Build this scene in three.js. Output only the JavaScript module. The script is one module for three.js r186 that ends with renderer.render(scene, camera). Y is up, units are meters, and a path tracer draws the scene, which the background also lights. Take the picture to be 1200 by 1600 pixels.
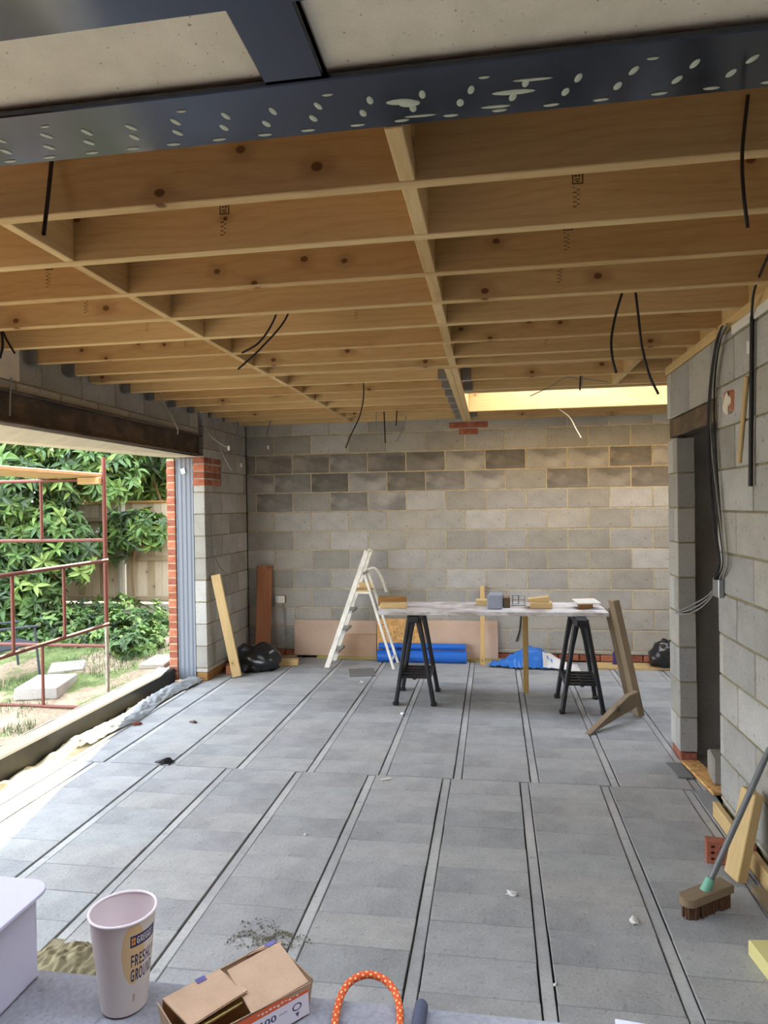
import * as THREE from 'three';
import { mergeGeometries, mergeVertices, toCreasedNormals } from 'three/addons/utils/BufferGeometryUtils.js';

// ---------- camera, sky, sun, exposure ----------
const scene = new THREE.Scene();
const camera = new THREE.PerspectiveCamera(73.58, 1200 / 1600, 0.05, 200);
camera.position.set(0, 1.759, 0);
camera.rotation.order = 'YXZ';
camera.rotation.set(THREE.MathUtils.degToRad(-0.486), THREE.MathUtils.degToRad(9.04), THREE.MathUtils.degToRad(-0.873));
const renderer = new THREE.WebGLRenderer({ antialias: true });
renderer.toneMapping = THREE.LinearToneMapping;
renderer.toneMappingExposure = 2.75;
renderer.shadowMap.enabled = true;
{ // hazy bright summer sky: colour depends on the height above the horizon only
  const W = 16, Hh = 64, d = new Float32Array(W * Hh * 4);
  for (let j = 0; j < Hh; j++) {
    const el = Math.max(0, ((j + 0.5) / Hh - 0.5) * 2), k = Math.pow(el, 0.55);
    const c = [1.1 + (0.84 - 1.1) * k, 1.13 + (0.97 - 1.13) * k, 1.14 + (1.2 - 1.14) * k];
    for (let i = 0; i < W; i++) d.set([...c.map((v) => v * 2.6), 1], (j * W + i) * 4);
  }
  const t = new THREE.DataTexture(d, W, Hh, THREE.RGBAFormat, THREE.FloatType);
  t.mapping = THREE.EquirectangularReflectionMapping; t.magFilter = t.minFilter = THREE.LinearFilter; t.needsUpdate = true;
  scene.background = t; scene.environment = t;
}
{ // low sun behind the garden, a little to the left
  const sun = new THREE.DirectionalLight(new THREE.Color(1, 0.87, 0.62), 11.5);
  const e = THREE.MathUtils.degToRad(31.5), n = Math.hypot(0.213, 1);
  sun.position.set(-0.213 / n * Math.cos(e) * 30 - 1, Math.sin(e) * 30, -1 / n * Math.cos(e) * 30 - 5);
  sun.target.position.set(-1, 0, -5); scene.add(sun, sun.target);
  sun.castShadow = true; sun.shadow.mapSize.set(2048, 2048); sun.shadow.radius = 1.5;
  Object.assign(sun.shadow.camera, { left: -12, right: 12, top: 12, bottom: -12, near: 1, far: 60 });
}

// ---------- helpers ----------
let seed = 1234567;
const rnd = () => { seed |= 0; seed = seed + 0x6D2B79F5 | 0; let t = Math.imul(seed ^ seed >>> 15, 1 | seed); t = t + Math.imul(t ^ t >>> 7, 61 | t) ^ t; return ((t ^ t >>> 14) >>> 0) / 4294967296; };
const rr = (a, b) => a + (b - a) * rnd();
const V = (x, y, z) => new THREE.Vector3(x, y, z);
const lerp = (a, b, t) => a + (b - a) * t, clamp = (v, a = 0, b = 1) => Math.min(b, Math.max(a, v));
const sst = (a, b, x) => { const t = clamp((x - a) / (b - a)); return t * t * (3 - 2 * t); };
const hash = (x, y, s) => { let h = Math.imul(x, 374761393) + Math.imul(y, 668265263) + Math.imul(s, 974711) | 0; h = Math.imul(h ^ h >>> 13, 1274126177); return ((h ^ h >>> 16) >>> 0) / 4294967296; };
function vn(x, y, px, py, s) { // tiling value noise, px by py cells
  const i = Math.floor(x), j = Math.floor(y), fx = x - i, fy = y - j, m = (a, n) => ((a % n) + n) % n;
  const u = fx * fx * (3 - 2 * fx), v = fy * fy * (3 - 2 * fy);
  const a = hash(m(i, px), m(j, py), s), b = hash(m(i + 1, px), m(j, py), s), c = hash(m(i, px), m(j + 1, py), s), d = hash(m(i + 1, px), m(j + 1, py), s);
  return lerp(lerp(a, b, u), lerp(c, d, u), v);
}
function fbm(u, v, fx, fy, s, o = 4) { let t = 0, a = 0.5, n = 0; for (let k = 0; k < o; k++) { t += a * vn(u * fx, v * fy, fx, fy, s + k); n += a; a *= 0.5; fx *= 2; fy *= 2; } return t / n; }
function tex(w, h, fn, size, srgb = true) { // fn(u, v) gives 0..255 values; size = metres covered
  const d = new Uint8Array(w * h * 4);
  for (let j = 0; j < h; j++) for (let i = 0; i < w; i++) { const c = fn((i + 0.5) / w, (j + 0.5) / h), k = (j * w + i) * 4; for (let q = 0; q < 3; q++) d[k + q] = clamp(Math.round(c[q]), 0, 255); d[k + 3] = c.length > 3 ? clamp(Math.round(c[3]), 0, 255) : 255; }
  const t = new THREE.DataTexture(d, w, h, THREE.RGBAFormat); t.wrapS = t.wrapT = THREE.RepeatWrapping; t.magFilter = THREE.LinearFilter; t.minFilter = THREE.LinearMipmapLinearFilter; t.generateMipmaps = true;
  if (srgb) t.colorSpace = THREE.SRGBColorSpace; if (size) t.repeat.set(1 / size[0], 1 / size[1]); t.needsUpdate = true; return t;
}
function canvasTex(w, h, draw) { const c = document.createElement('canvas'); c.width = w; c.height = h; draw(c.getContext('2d'), w, h); const t = new THREE.CanvasTexture(c); t.colorSpace = THREE.SRGBColorSpace; return t; }
const std = (o) => new THREE.MeshStandardMaterial({ roughness: 0.85, ...o });
const phys = (o) => new THREE.MeshPhysicalMaterial({ roughness: 0.6, ...o });
const tint = (m, c, extra = {}) => { const n = m.clone(); n.color = new THREE.Color(c); Object.assign(n, extra); return n; };

function geo(pos, uv, nor, idx) { const g = new THREE.BufferGeometry(); g.setAttribute('position', new THREE.Float32BufferAttribute(pos, 3)); if (uv) g.setAttribute('uv', new THREE.Float32BufferAttribute(uv, 2)); if (idx) g.setIndex(idx); if (nor) g.setAttribute('normal', new THREE.Float32BufferAttribute(nor, 3)); else g.computeVertexNormals(); return g; }
const cache = new Map();
// box with chamfered edges, 44 triangles, uv in metres with u along the longer side of each face
function cbox(w, h, d, c = 0.003, uo = 0, vo = 0) {
  const key = [w, h, d, c, uo, vo].map((v) => v.toFixed(4)).join();
  if (cache.has(key)) return cache.get(key);
  const S = [w / 2, h / 2, d / 2], L = [w, h, d], P = [], U = [], N = [];
  c = Math.min(c, w * 0.4, h * 0.4, d * 0.4);
  const vert = (sx, sy, sz, ax) => { const s = [sx, sy, sz]; return s.map((k, i) => k * (i === ax ? S[i] : S[i] - c)); };
  const push = (pts, ax) => {
    let [p, q] = [0, 1, 2].filter((i) => i !== ax); if (L[q] > L[p]) [p, q] = [q, p];
    const a = V(...pts[0]), n = V(...pts[1]).sub(a).cross(V(...pts[2]).sub(a)).normalize(), ctr = V(0, 0, 0); pts.forEach((t) => ctr.add(V(...t)));
    if (n.dot(ctr) < 0) { pts = pts.slice().reverse(); n.negate(); }
    for (let k = 1; k < pts.length - 1; k++) for (const t of [pts[0], pts[k], pts[k + 1]]) { P.push(...t); N.push(n.x, n.y, n.z); U.push(t[p] + S[p] + uo, t[q] + S[q] + vo); }
  };
  for (let ax = 0; ax < 3; ax++) for (const s of [-1, 1]) {
    const o = [0, 1, 2].filter((i) => i !== ax), mk = (a, b) => { const q = [0, 0, 0]; q[ax] = s; q[o[0]] = a; q[o[1]] = b; return vert(...q, ax); };
    push([mk(-1, -1), mk(1, -1), mk(1, 1), mk(-1, 1)], ax);
  }
  for (const [a, b] of [[0, 1], [0, 2], [1, 2]]) { const e = 3 - a - b; for (const s of [-1, 1]) for (const t of [-1, 1]) { const mk = (k, ax) => { const q = [0, 0, 0]; q[a] = s; q[b] = t; q[e] = k; return vert(...q, ax); }; push([mk(-1, a), mk(1, a), mk(1, b), mk(-1, b)], a); } }
  for (const x of [-1, 1]) for (const y of [-1, 1]) for (const z of [-1, 1]) push([vert(x, y, z, 0), vert(x, y, z, 1), vert(x, y, z, 2)], 0);
  const g = geo(P, U, N); cache.set(key, g); return g;
}
const q3 = (v) => Math.round(v * 1000) / 1000;
const names = new Map();
const numbered = (n) => { const k = names.get(n) ?? 0; names.set(n, k + 1); return k ? n + '_' + String(k).padStart(3, '0') : n; };
function thing(name, label, category, pos = [0, 0, 0], turn = 0, group) { const o = new THREE.Group(); o.name = numbered(name); scene.add(o); o.position.set(...pos); o.rotation.y = turn; o.userData = { label, category }; if (group) o.userData.group = group; return o; }
function setting(name, label, category) { const o = new THREE.Group(); o.name = name; scene.add(o); o.userData = { kind: 'structure', label, category }; return o; }
function part(name, g, m, parent, pos = [0, 0, 0], rot, label) { const o = new THREE.Mesh(g, m); o.name = name; o.position.set(...pos); if (rot) o.rotation.set(...rot); parent.add(o); if (label) o.userData.label = label; return o; }
function solo(name, label, category, g, m, pos = [0, 0, 0], rot, group) { const o = part(numbered(name), g, m, scene, pos, rot); o.userData = { label, category }; if (group) o.userData.group = group; return o; }
function tube(pts, r, seg = 40, rad = 8) { return new THREE.TubeGeometry(new THREE.CatmullRomCurve3(pts.map((p) => V(...p))), seg, r, rad, false); }
function bar(a, b, w, h, c = 0.004, uo = 0, up = V(0, 1, 0)) { // square section bar from a to b: w sideways, h along up
  const A = V(...a), B = V(...b), g = cbox(w, h, q3(A.distanceTo(B)), c, uo, uo * 0.37).clone();
  const m = new THREE.Matrix4().lookAt(B, A, up); m.setPosition(A.add(B).multiplyScalar(0.5)); return g.applyMatrix4(m);
}
function rod(a, b, r, r2 = r, n = 12) { const A = V(...a), B = V(...b), g = new THREE.CylinderGeometry(r2, r, A.distanceTo(B), n); g.applyQuaternion(new THREE.Quaternion().setFromUnitVectors(V(0, 1, 0), B.clone().sub(A).normalize())); return g.translate(...A.add(B).multiplyScalar(0.5).toArray()); }
const merge = (l) => mergeGeometries(l.map((g) => { const n = g.index ? g.toNonIndexed() : g.clone(); for (const k of Object.keys(n.attributes)) if (!['position', 'normal', 'uv'].includes(k)) n.deleteAttribute(k); return n; }));
// a lump: sphere pushed about by noise, flattened below
function lump(rx, ry, rz, detail, amp, freq, s, crease = 0) {
  let g = mergeVertices(new THREE.IcosahedronGeometry(1, detail).deleteAttribute('normal').deleteAttribute('uv'));
  const p = g.attributes.position, uv = [];
  for (let i = 0; i < p.count; i++) {
    const x = p.getX(i), y = p.getY(i), z = p.getZ(i);
    const n = (a, b, k) => vn(a * freq + 50, b * freq + 50, 997, 997, s + k) - 0.5;
    let d = n(x + z * 0.6, y + z, 1) + n(z - y, x * 0.8 + y * 0.5, 2) + n(y * 1.3, x - z, 3);
    if (crease) d = d * 0.6 - Math.abs(n(x * 1.7 + y, z * 1.7 - y, 4)) * crease - Math.abs(n(y * 2.3, x * 2 + z * 2, 5)) * crease * 0.7;
    const f = 1 + amp * d; p.setXYZ(i, x * rx * f, Math.max(y * ry * f, -ry * 0.55) + ry * 0.55, z * rz * f); uv.push(x * rx, z * rz);
  }
  g.setAttribute('uv', new THREE.Float32BufferAttribute(uv, 2)); g.computeVertexNormals(); return g;
}

// ---------- materials ----------
const concreteT = (s, base, spread, pit) => tex(512, 512, (u, v) => {
  const a = fbm(u, v, 5, 5, s, 5) - 0.5, b = vn(u * 170, v * 170, 170, 170, s + 40) - 0.5, c = vn(u * 60, v * 60, 60, 60, s + 60), p = c > 0.86 ? (c - 0.86) * pit : 0;
  return base.map((k) => k + a * spread + b * 14 - p);
}, [0.9, 0.9]);
const pitB = (s) => tex(512, 512, (u, v) => { const c = vn(u * 60, v * 60, 60, 60, s + 60), b = vn(u * 170, v * 170, 170, 170, s + 40), e = fbm(u, v, 24, 24, s + 9, 3); const h = 150 + b * 40 + e * 60 - (c > 0.86 ? (c - 0.86) * 600 : 0); return [h, h, h]; }, [0.9, 0.9], false);
const cB1 = pitB(11);
const M = {};
M.block = std({ map: concreteT(11, [174, 173, 168], 32, 240), bumpMap: cB1, bumpScale: 0.004, roughness: 0.95 });
// dirty blocks near the roof: dark cement-water stains with pale scuffed middles
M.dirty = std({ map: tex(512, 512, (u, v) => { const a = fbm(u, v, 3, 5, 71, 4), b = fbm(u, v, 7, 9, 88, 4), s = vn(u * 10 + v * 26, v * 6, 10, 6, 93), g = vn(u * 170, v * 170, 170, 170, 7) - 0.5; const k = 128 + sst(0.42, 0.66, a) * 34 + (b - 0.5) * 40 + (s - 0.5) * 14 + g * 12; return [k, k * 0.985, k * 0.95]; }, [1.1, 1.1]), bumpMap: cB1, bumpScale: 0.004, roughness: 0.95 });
M.blockV = ['#ffffff', '#f0efec', '#e4e4e4', '#f6f3ec', '#dcdad4'].map((c) => tint(M.block, c));
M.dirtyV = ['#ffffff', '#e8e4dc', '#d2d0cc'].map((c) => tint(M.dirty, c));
M.mortar = std({ map: tex(256, 256, (u, v) => { const a = fbm(u, v, 8, 8, 31, 4) - 0.5, b = vn(u * 90, v * 90, 90, 90, 5) - 0.5; return [186 + a * 50 + b * 22, 172 + a * 48 + b * 22, 142 + a * 44 + b * 20]; }, [0.6, 0.6]), roughness: 1 });
M.mortarGrey = tint(M.mortar, '#b9bcb2');
M.floor = std({ map: tex(1024, 1024, (u, v) => {
  const a = fbm(u, v, 4, 4, 201, 5) - 0.5, e = fbm(u, v, 18, 18, 222, 3) - 0.5, b = vn(u * 300, v * 300, 300, 300, 240) - 0.5, c = vn(u * 110, v * 110, 110, 110, 260), m = fbm(u, v, 6, 6, 281, 3), p = c > 0.93 - m * 0.1 ? 16 : 0;
  return [166 + a * 46 + e * 18 + b * 18 - p, 168 + a * 46 + e * 18 + b * 18 - p, 168 + a * 42 + e * 18 + b * 18 - p];
}, [1.3, 1.3]), bumpMap: cB1, bumpScale: 0.003, roughness: 0.82 });
M.floorV = ['#f0f0f0', '#ededee', '#eaebec', '#efeeec', '#e8eaeb'].map((c) => tint(M.floor, c));
M.floorBeam = std({ map: M.floor.map, color: new THREE.Color(1.0, 1.0, 0.99), roughness: 0.9 });
M.darkGap = std({ color: '#2a2a28' });
function woodT(s, base, dark, knots, W = 1024, Hh = 256, size = [2.4, 0.3]) {
  const K = []; for (let i = 0; i < knots; i++) K.push([hash(i, 1, s), 0.1 + 0.8 * hash(i, 2, s), 0.006 + 0.011 * hash(i, 3, s)]);
  return tex(W, Hh, (u, v) => {
    let w = v + (fbm(u, v, 5, 2, s, 3) - 0.5) * 0.35, k = 0, halo = 0;
    for (const [ku, kv, kr] of K) { let du = Math.abs(u - ku); du = Math.min(du, 1 - du) * size[0]; const dv = (v - kv) * size[1], r = Math.hypot(du * 0.75, dv); k = Math.max(k, 1 - sst(kr * 0.55, kr * 1.15, r)); halo = Math.max(halo, 1 - sst(kr, kr * 4.5, r)); w += 0.10 * Math.exp(-(du * du) / 0.004) * Math.sign(dv) * Math.exp(-Math.abs(dv) / 0.03); }
    const ring = 0.5 + 0.5 * Math.sin(w * 46 + (fbm(u, v, 3, 3, s + 5, 2) - 0.5) * 9), fib = vn(u * 50, v * 170, 50, 170, s + 9) - 0.5, blot = fbm(u, v, 4, 2, s + 14, 3) - 0.5;
    const t = clamp(Math.pow(ring, 3) * 0.08 + halo * 0.2 + k * 0.85);
    return base.map((b, i) => lerp(b, dark[i], t) + fib * 13 + blot * 26);
  }, size);
}
M.joist = std({ map: woodT(301, [196, 166, 116], [104, 68, 38], 5), roughness: 0.75 });
M.joistB = std({ map: woodT(331, [202, 174, 124], [110, 74, 42], 4), roughness: 0.75 });
M.joistC = std({ map: woodT(351, [190, 158, 108], [100, 66, 36], 6), roughness: 0.75 });
M.joists = [M.joist, M.joistB, M.joistC];
M.pine = std({ map: woodT(401, [202, 174, 122], [150, 110, 62], 3), roughness: 0.7 });
M.pineDark = tint(M.pine, '#b89c78');
M.redwood = std({ map: woodT(421, [170, 112, 76], [104, 62, 40], 3), roughness: 0.7 });
M.oldwood = std({ map: woodT(441, [142, 124, 100], [78, 66, 52], 3), roughness: 0.9 });
M.bench = std({ map: tex(1024, 256, (u, v) => { const f = vn(u * 40, v * 120, 40, 120, 7) - 0.5, a = fbm(u, v, 10, 6, 17, 4), s = 0.45 + 0.55 * sst(0.3, 0.62, a), b = (fbm(u, v, 40, 30, 19, 2) - 0.5) * 30; return [lerp(136, 204, s) + f * 22 + b, lerp(122, 200, s) + f * 22 + b, lerp(108, 198, s) + f * 22 + b]; }, [2, 0.7]), roughness: 0.9 });
M.osb = std({ map: tex(512, 512, (u, v) => { const a = vn(u * 60 + v * 20, v * 14, 60, 14, 5), b = vn(u * 12, v * 60 - u * 24, 12, 60, 6), k = (a > 0.5 ? a : b) - 0.5; return [204 + k * 70, 158 + k * 64, 96 + k * 56]; }, [0.6, 0.6]), roughness: 0.8 });
M.board = std({ map: tex(256, 256, (u, v) => { const a = fbm(u, v, 6, 6, 51, 4) - 0.5; return [198 + a * 24, 172 + a * 24, 150 + a * 22]; }, [1, 1]), roughness: 0.9 });
M.brickV = [[172, 106, 80], [156, 94, 72], [184, 118, 90], [146, 88, 70]].map((b, i) => std({ map: tex(128, 128, (u, v) => { const a = fbm(u, v, 6, 6, 500 + i, 4) - 0.5, n = vn(u * 60, v * 60, 60, 60, 520 + i) - 0.5; return b.map((k) => k + a * 44 + n * 22); }, [0.25, 0.25]), roughness: 0.95 }));
M.steel = phys({ color: new THREE.Color().setRGB(0.055, 0.062, 0.082), roughness: 0.22, metalness: 0.85, clearcoat: 0.2, clearcoatRoughness: 0.12, roughnessMap: tex(512, 128, (u, v) => { const a = fbm(u, v, 10, 4, 61, 4), k = 120 + a * 120; return [k, k, k]; }, [1.2, 0.3], false) });
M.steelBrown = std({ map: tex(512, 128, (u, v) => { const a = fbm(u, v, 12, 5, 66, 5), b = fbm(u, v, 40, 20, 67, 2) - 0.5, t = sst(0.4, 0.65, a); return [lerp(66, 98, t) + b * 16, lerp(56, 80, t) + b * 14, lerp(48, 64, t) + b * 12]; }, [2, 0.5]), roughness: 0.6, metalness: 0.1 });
M.filler = std({ color: '#b9bfae', roughness: 0.9 });
M.slab = std({ map: tex(512, 512, (u, v) => { const a = fbm(u, v, 6, 6, 601, 4) - 0.5, c = vn(u * 46, v * 46, 46, 46, 611), d = c > 0.93 ? (c - 0.93) * 1300 : 0, n = vn(u * 200, v * 200, 200, 200, 5) - 0.5; return [222 + a * 26 + n * 8 - d, 214 + a * 26 + n * 8 - d, 194 + a * 26 + n * 8 - d]; }, [0.5, 0.5]), roughness: 0.95 });
M.galv = std({ color: '#a2a6a8', metalness: 0.85, roughness: 0.42 });
M.black = std({ color: '#16161a', roughness: 0.5 });
M.cableB = std({ color: '#17161a', roughness: 0.55 });
M.cableG = std({ color: '#8a8a88', roughness: 0.6 });
M.cableW = std({ color: '#e9e9e4', roughness: 0.5 });
M.membrane = std({ map: tex(256, 256, (u, v) => { const a = fbm(u, v, 6, 6, 631, 4), k = 34 + (a - 0.5) * 26; return [k, k * 1.02, k * 1.06]; }, [0.5, 0.5]), roughness: 0.55 });
M.lining = M.joistB;

// ---------- the setting ----------
const YC = 2.71;                                             // underside of the joists
const joints = [0.13, 0.355, 0.58, 0.805, 1.03, 1.255, 1.48, 1.705, 1.93, 2.155, 2.38, 2.605, 2.83, 2.95];
const uo = [0, 0.31, 0.57, 0.83];
// one rectangle of blockwork. axis 'x' or 'z' is the run, 'face' the position of the front plane, 'out' its direction
function blockwork(parent, { axis, u0, u1, y0, y1, face, out, t = 0.1, phase, pick, gap = 0.01, mortar = M.mortar, rows = joints, unit = 0.45, name = 'concrete_block' }) {
  const cw = q3(u1 - u0 - 0.026), ch = q3(y1 - y0 - 0.004), uc = (u0 + u1) / 2, yc = (y0 + y1) / 2, core = face - out * (t / 2 + 0.002);
  part('mortar_bed', cbox(axis === 'x' ? cw : t - 0.006, ch, axis === 'x' ? t - 0.006 : cw, 0.001), mortar, parent, axis === 'x' ? [uc, yc, core] : [core, yc, uc]);
  for (let k = -1; k < rows.length - 1; k++) {
    const a = Math.max(k < 0 ? 0 : rows[k], y0), b = Math.min(rows[k + 1], y1);
    if (b - a < 0.03) continue;
    const off = phase(k), n0 = Math.floor((u0 - off) / unit), n1 = Math.ceil((u1 - off) / unit);
    for (let n = n0; n < n1; n++) {
      const p = Math.max(off + n * unit, u0), q = Math.min(off + (n + 1) * unit, u1);
      if (q - p < 0.035) continue;
      const w = q3(q - p - gap), h = q3(b - a - gap), vi = Math.floor(rnd() * 4), pr = rr(-0.0015, 0.0025);
      const g = cbox(axis === 'x' ? w : t, h, axis === 'x' ? t : w, 0.004, uo[vi], uo[(vi + 1) % 4]);
      const c = face + out * (pr - t / 2), u = (p + q) / 2, y = (a + b) / 2;
      part(name, g, pick(k, n), parent, axis === 'x' ? [u, y, c] : [c, y, u], [rr(-1, 1) * 0.003, 0, rr(-1, 1) * 0.003]);
    }
  }
}
const anyOf = (l) => l[Math.floor(rnd() * l.length)];

{ // back wall
  const w = setting('wall_back', 'grey concrete block wall with buff mortar at the far end of the room', 'wall');
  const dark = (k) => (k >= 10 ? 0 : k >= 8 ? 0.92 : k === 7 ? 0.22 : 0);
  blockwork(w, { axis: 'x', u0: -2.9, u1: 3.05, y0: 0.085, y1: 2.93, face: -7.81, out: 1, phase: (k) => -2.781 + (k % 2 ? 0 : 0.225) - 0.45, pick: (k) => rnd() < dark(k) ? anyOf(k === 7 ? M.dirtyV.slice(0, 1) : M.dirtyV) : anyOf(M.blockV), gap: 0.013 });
  for (let i = 0; i < 26; i++) part('brick', cbox(0.215, 0.065, 0.1, 0.004, uo[i % 4]), M.brickV[i % 4], w, [-2.79 + i * 0.225, 0.045, -7.86]);
  for (const [x, y] of [[-0.37, 2.665], [-0.15, 2.665], [-0.26, 2.59]]) part('brick', cbox(0.215, 0.065, 0.1, 0.004), M.brickV[1], w, [x, y, -7.854]);
  part('outer_leaf', cbox(7, 3.3, 0.15, 0.004), M.mortarGrey, w, [0, 1.3, -8.02]);
}
{ // left wall: short return beside the opening, and the blocks over the steel beam
  const w = setting('wall_left', 'grey block wall with the wide opening to the garden', 'wall');
  blockwork(w, { axis: 'z', u0: -7.81, u1: -6.6, y0: 0.085, y1: 2.93, face: -2.9, out: 1, t: 0.12, phase: (k) => -6.6 + (k % 2 ? 0 : 0.225), pick: (k, n) => anyOf(M.blockV), mortar: M.mortarGrey });
  for (let c = 0; c < 4; c++) for (let i = 0; i < 2; i++) part('brick', cbox(0.124, 0.065, 0.212, 0.004, uo[c]), M.brickV[(c + i * 2) % 4], w, [-2.9585, 2.03 + c * 0.0755, -6.703 - i * 0.222 + (c % 2 ? 0.0 : -0.0)]);
  part('timber_sole', cbox(0.11, 0.085, 1.2, 0.004), M.pineDark, w, [-2.955, 0.043, -7.2]);
  blockwork(w, { axis: 'z', u0: -6.6, u1: -1.5, y0: 2.512, y1: 2.93, face: -2.95, out: 1, t: 0.1, rows: [2.512, 2.575, 2.79, 2.95], phase: (k) => -6.6 + (k % 2 ? 0.2 : 0), pick: () => anyOf(M.blockV), mortar: M.mortarGrey });
  part('pale_block', cbox(0.1, 0.22, 0.3, 0.006), M.slab, w, [-2.995, 2.69, -3.78]);
  // jamb: brick outer leaf, grey cavity closer, block inner leaf
  for (let k = 0; k < 30; k++) {
    const y = 0.035 + k * 0.0755; if (y > 2.28) break;
    part('brick', cbox(0.09, 0.065, 0.215, 0.004, uo[k % 4]), M.brickV[(k * 7) % 4], w, [-3.268, y, -6.71 - (k % 2) * 0.004]);
  }
  part('brick_mortar', cbox(0.08, 2.28, 0.2, 0.002), M.mortar, w, [-3.268, 1.14, -6.7095]);
  const cc = [[-0.095, 0]]; const n = 8; // ribbed closer profile
  for (let i = 0; i <= n; i++) { const x = -0.095 + 0.19 * i / n; if (i) cc.push([x - 0.009, i % 2 ? -0.005 : 0], [x, i % 2 ? 0 : -0.005]); }
  cc.push([0.095, 0.02], [-0.095, 0.02]);
  const cg = new THREE.ExtrudeGeometry(new THREE.Shape(cc.map((p) => new THREE.Vector2(...p))), { depth: 2.27, bevelEnabled: false }).rotateX(-Math.PI / 2);
  part('cavity_closer', cg, std({ color: '#7b828c', roughness: 0.6 }), w, [-3.125, 0.01, -6.622], undefined, 'ribbed grey plastic cavity closer');
  part('cavity_fill', cbox(0.19, 2.3, 0.3, 0.002), M.mortarGrey, w, [-3.125, 1.15, -6.8]);
  part('outer_leaf', cbox(0.3, 2.95, 1.1, 0.004), M.brickV[0], w, [-3.17, 1.475, -7.4]);
  part('outer_leaf', cbox(0.2, 0.6, 6.6, 0.004), M.brickV[0], w, [-3.2, 2.66, -4.75]);
  part('sticker', cbox(0.045, 0.055, 0.002, 0.0005), M.cableW, w, [-3.13, 2.15, -6.606], [0, 0, 0.25]);
}
{ // steel beam over the garden opening
  const b = thing('steel_beam', 'dark brown painted steel beam over the garden opening', 'beam', [-2.98, 2.3, -4.05]);
  part('web', cbox(0.02, 0.2, 5.1, 0.002), M.steelBrown, b, [0.02, 0.103, 0]);
  part('flange', cbox(0.16, 0.016, 5.1, 0.004), M.steelBrown, b, [0, 0.008, 0]);
  part('flange', cbox(0.16, 0.016, 5.1, 0.004), M.steelBrown, b, [0, 0.2, 0]);
  const P = [], th = 0.02, yo = (z) => 2.292 - 0.0265 * (z + 6.6), za = -6.58, zb = -1.5; // board dips towards the near end
  const c8 = [[-2.93, 2.286, za], [-2.93, 2.286, zb], [-3.31, yo(zb), zb], [-3.31, yo(za), za]];
  const q8 = c8.concat(c8.map(([x, y, z]) => [x - 0.003, y + th * (x < -3 ? 1 : -0.0) + (x < -3 ? 0 : 0.004), z]));
  const I8 = [0, 1, 2, 0, 2, 3, 4, 6, 5, 4, 7, 6, 0, 4, 5, 0, 5, 1, 1, 5, 6, 1, 6, 2, 2, 6, 7, 2, 7, 3, 3, 7, 4, 3, 4, 0];
  const bg = geo(q8.flat(), q8.map(([x, y, z]) => [z, x]).flat(), null, I8).toNonIndexed(); bg.computeVertexNormals();
  solo('soffit_board', 'cream board under the outer edge of the brown beam', 'board', bg, M.slab);
}
{ // right wall with the doorway
  const w = setting('wall_right', 'grey concrete block partition wall with a dark doorway', 'wall');
  const ph = (k) => -3.752 + (((k % 2) + 2) % 2 ? 0.2375 : 0) - 4.5, pk = () => anyOf(M.blockV);
  blockwork(w, { axis: 'z', u0: -4.04, u1: -1.5, y0: 0.1, y1: 2.655, face: 1.23, out: -1, t: 0.115, phase: ph, pick: pk, mortar: M.mortarGrey });
  blockwork(w, { axis: 'z', u0: -5.12, u1: -4.04, y0: 2.335, y1: 2.655, face: 1.23, out: -1, t: 0.115, rows: [2.335, 2.66], phase: () => -4.58, pick: pk, mortar: M.mortarGrey, unit: 0.44 });
  const rp = [0.062, 0.298, 0.54, 0.775, 1.011, 1.247, 1.483, 1.718, 1.955, 2.195];
  blockwork(w, { axis: 'z', u0: -5.12, u1: -4.87, y0: 0.062, y1: 2.195, face: 1.23, out: -1, t: 0.115, rows: rp, phase: (k) => k % 2 ? -4.87 : -4.97, pick: pk, mortar: M.mortarGrey });
  part('brick', cbox(0.105, 0.058, 0.22, 0.004), M.brickV[3], w, [1.288, 0.03, -4.985]);
  part('lintel', cbox(0.1, 0.125, 1.18, 0.006), M.steelBrown, w, [1.283, 2.267, -4.48], undefined, 'dark brown lintel over the doorway');  // lintel in the brown of the garden beam, darker than the blocks
  part('broken_brick', cbox(0.06, 0.11, 0.13, 0.012), M.brickV[2], w, [1.245, 2.28, -3.82], [0.1, 0, 0]);
  part('mortar_dab', lump(0.012, 0.06, 0.045, 2, 0.6, 2, 5), M.slab, w, [1.215, 2.22, -3.83], [0.4, 0, 0]);
  part('wall_plate', cbox(0.11, 0.055, 3.62, 0.004), M.pine, w, [1.275, 2.682, -3.31]);
  part('sole_plate', cbox(0.035, 0.085, 2.5, 0.004), M.pine, w, [1.205, 0.045, -2.79]);
  part('base_course', cbox(0.1, 0.1, 2.5, 0.004), M.mortarGrey, w, [1.29, 0.05, -2.79]);
  // unlit room behind the doorway
    part('inner_wall', cbox(1.8, 2.9, 0.1, 0.003), M.block, w, [2.25, 1.35, -5.07]);
  part('inner_wall', cbox(0.1, 2.9, 3.6, 0.003), M.block, w, [3.15, 1.35, -3.3]);
  part('inner_wall', cbox(0.1, 2.9, 3.4, 0.003), M.block, w, [1.29, 1.35, 0.2]);  // unseen extension of the partition, added to shut out sky from the right
  part('inner_wall', cbox(1.85, 2.9, 0.1, 0.003), M.block, w, [2.27, 1.35, -1.55]);
  part('outer_wall', cbox(0.2, 3.2, 2.9, 0.003), M.block, w, [3.15, 1.4, -6.5]);
}
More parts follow.
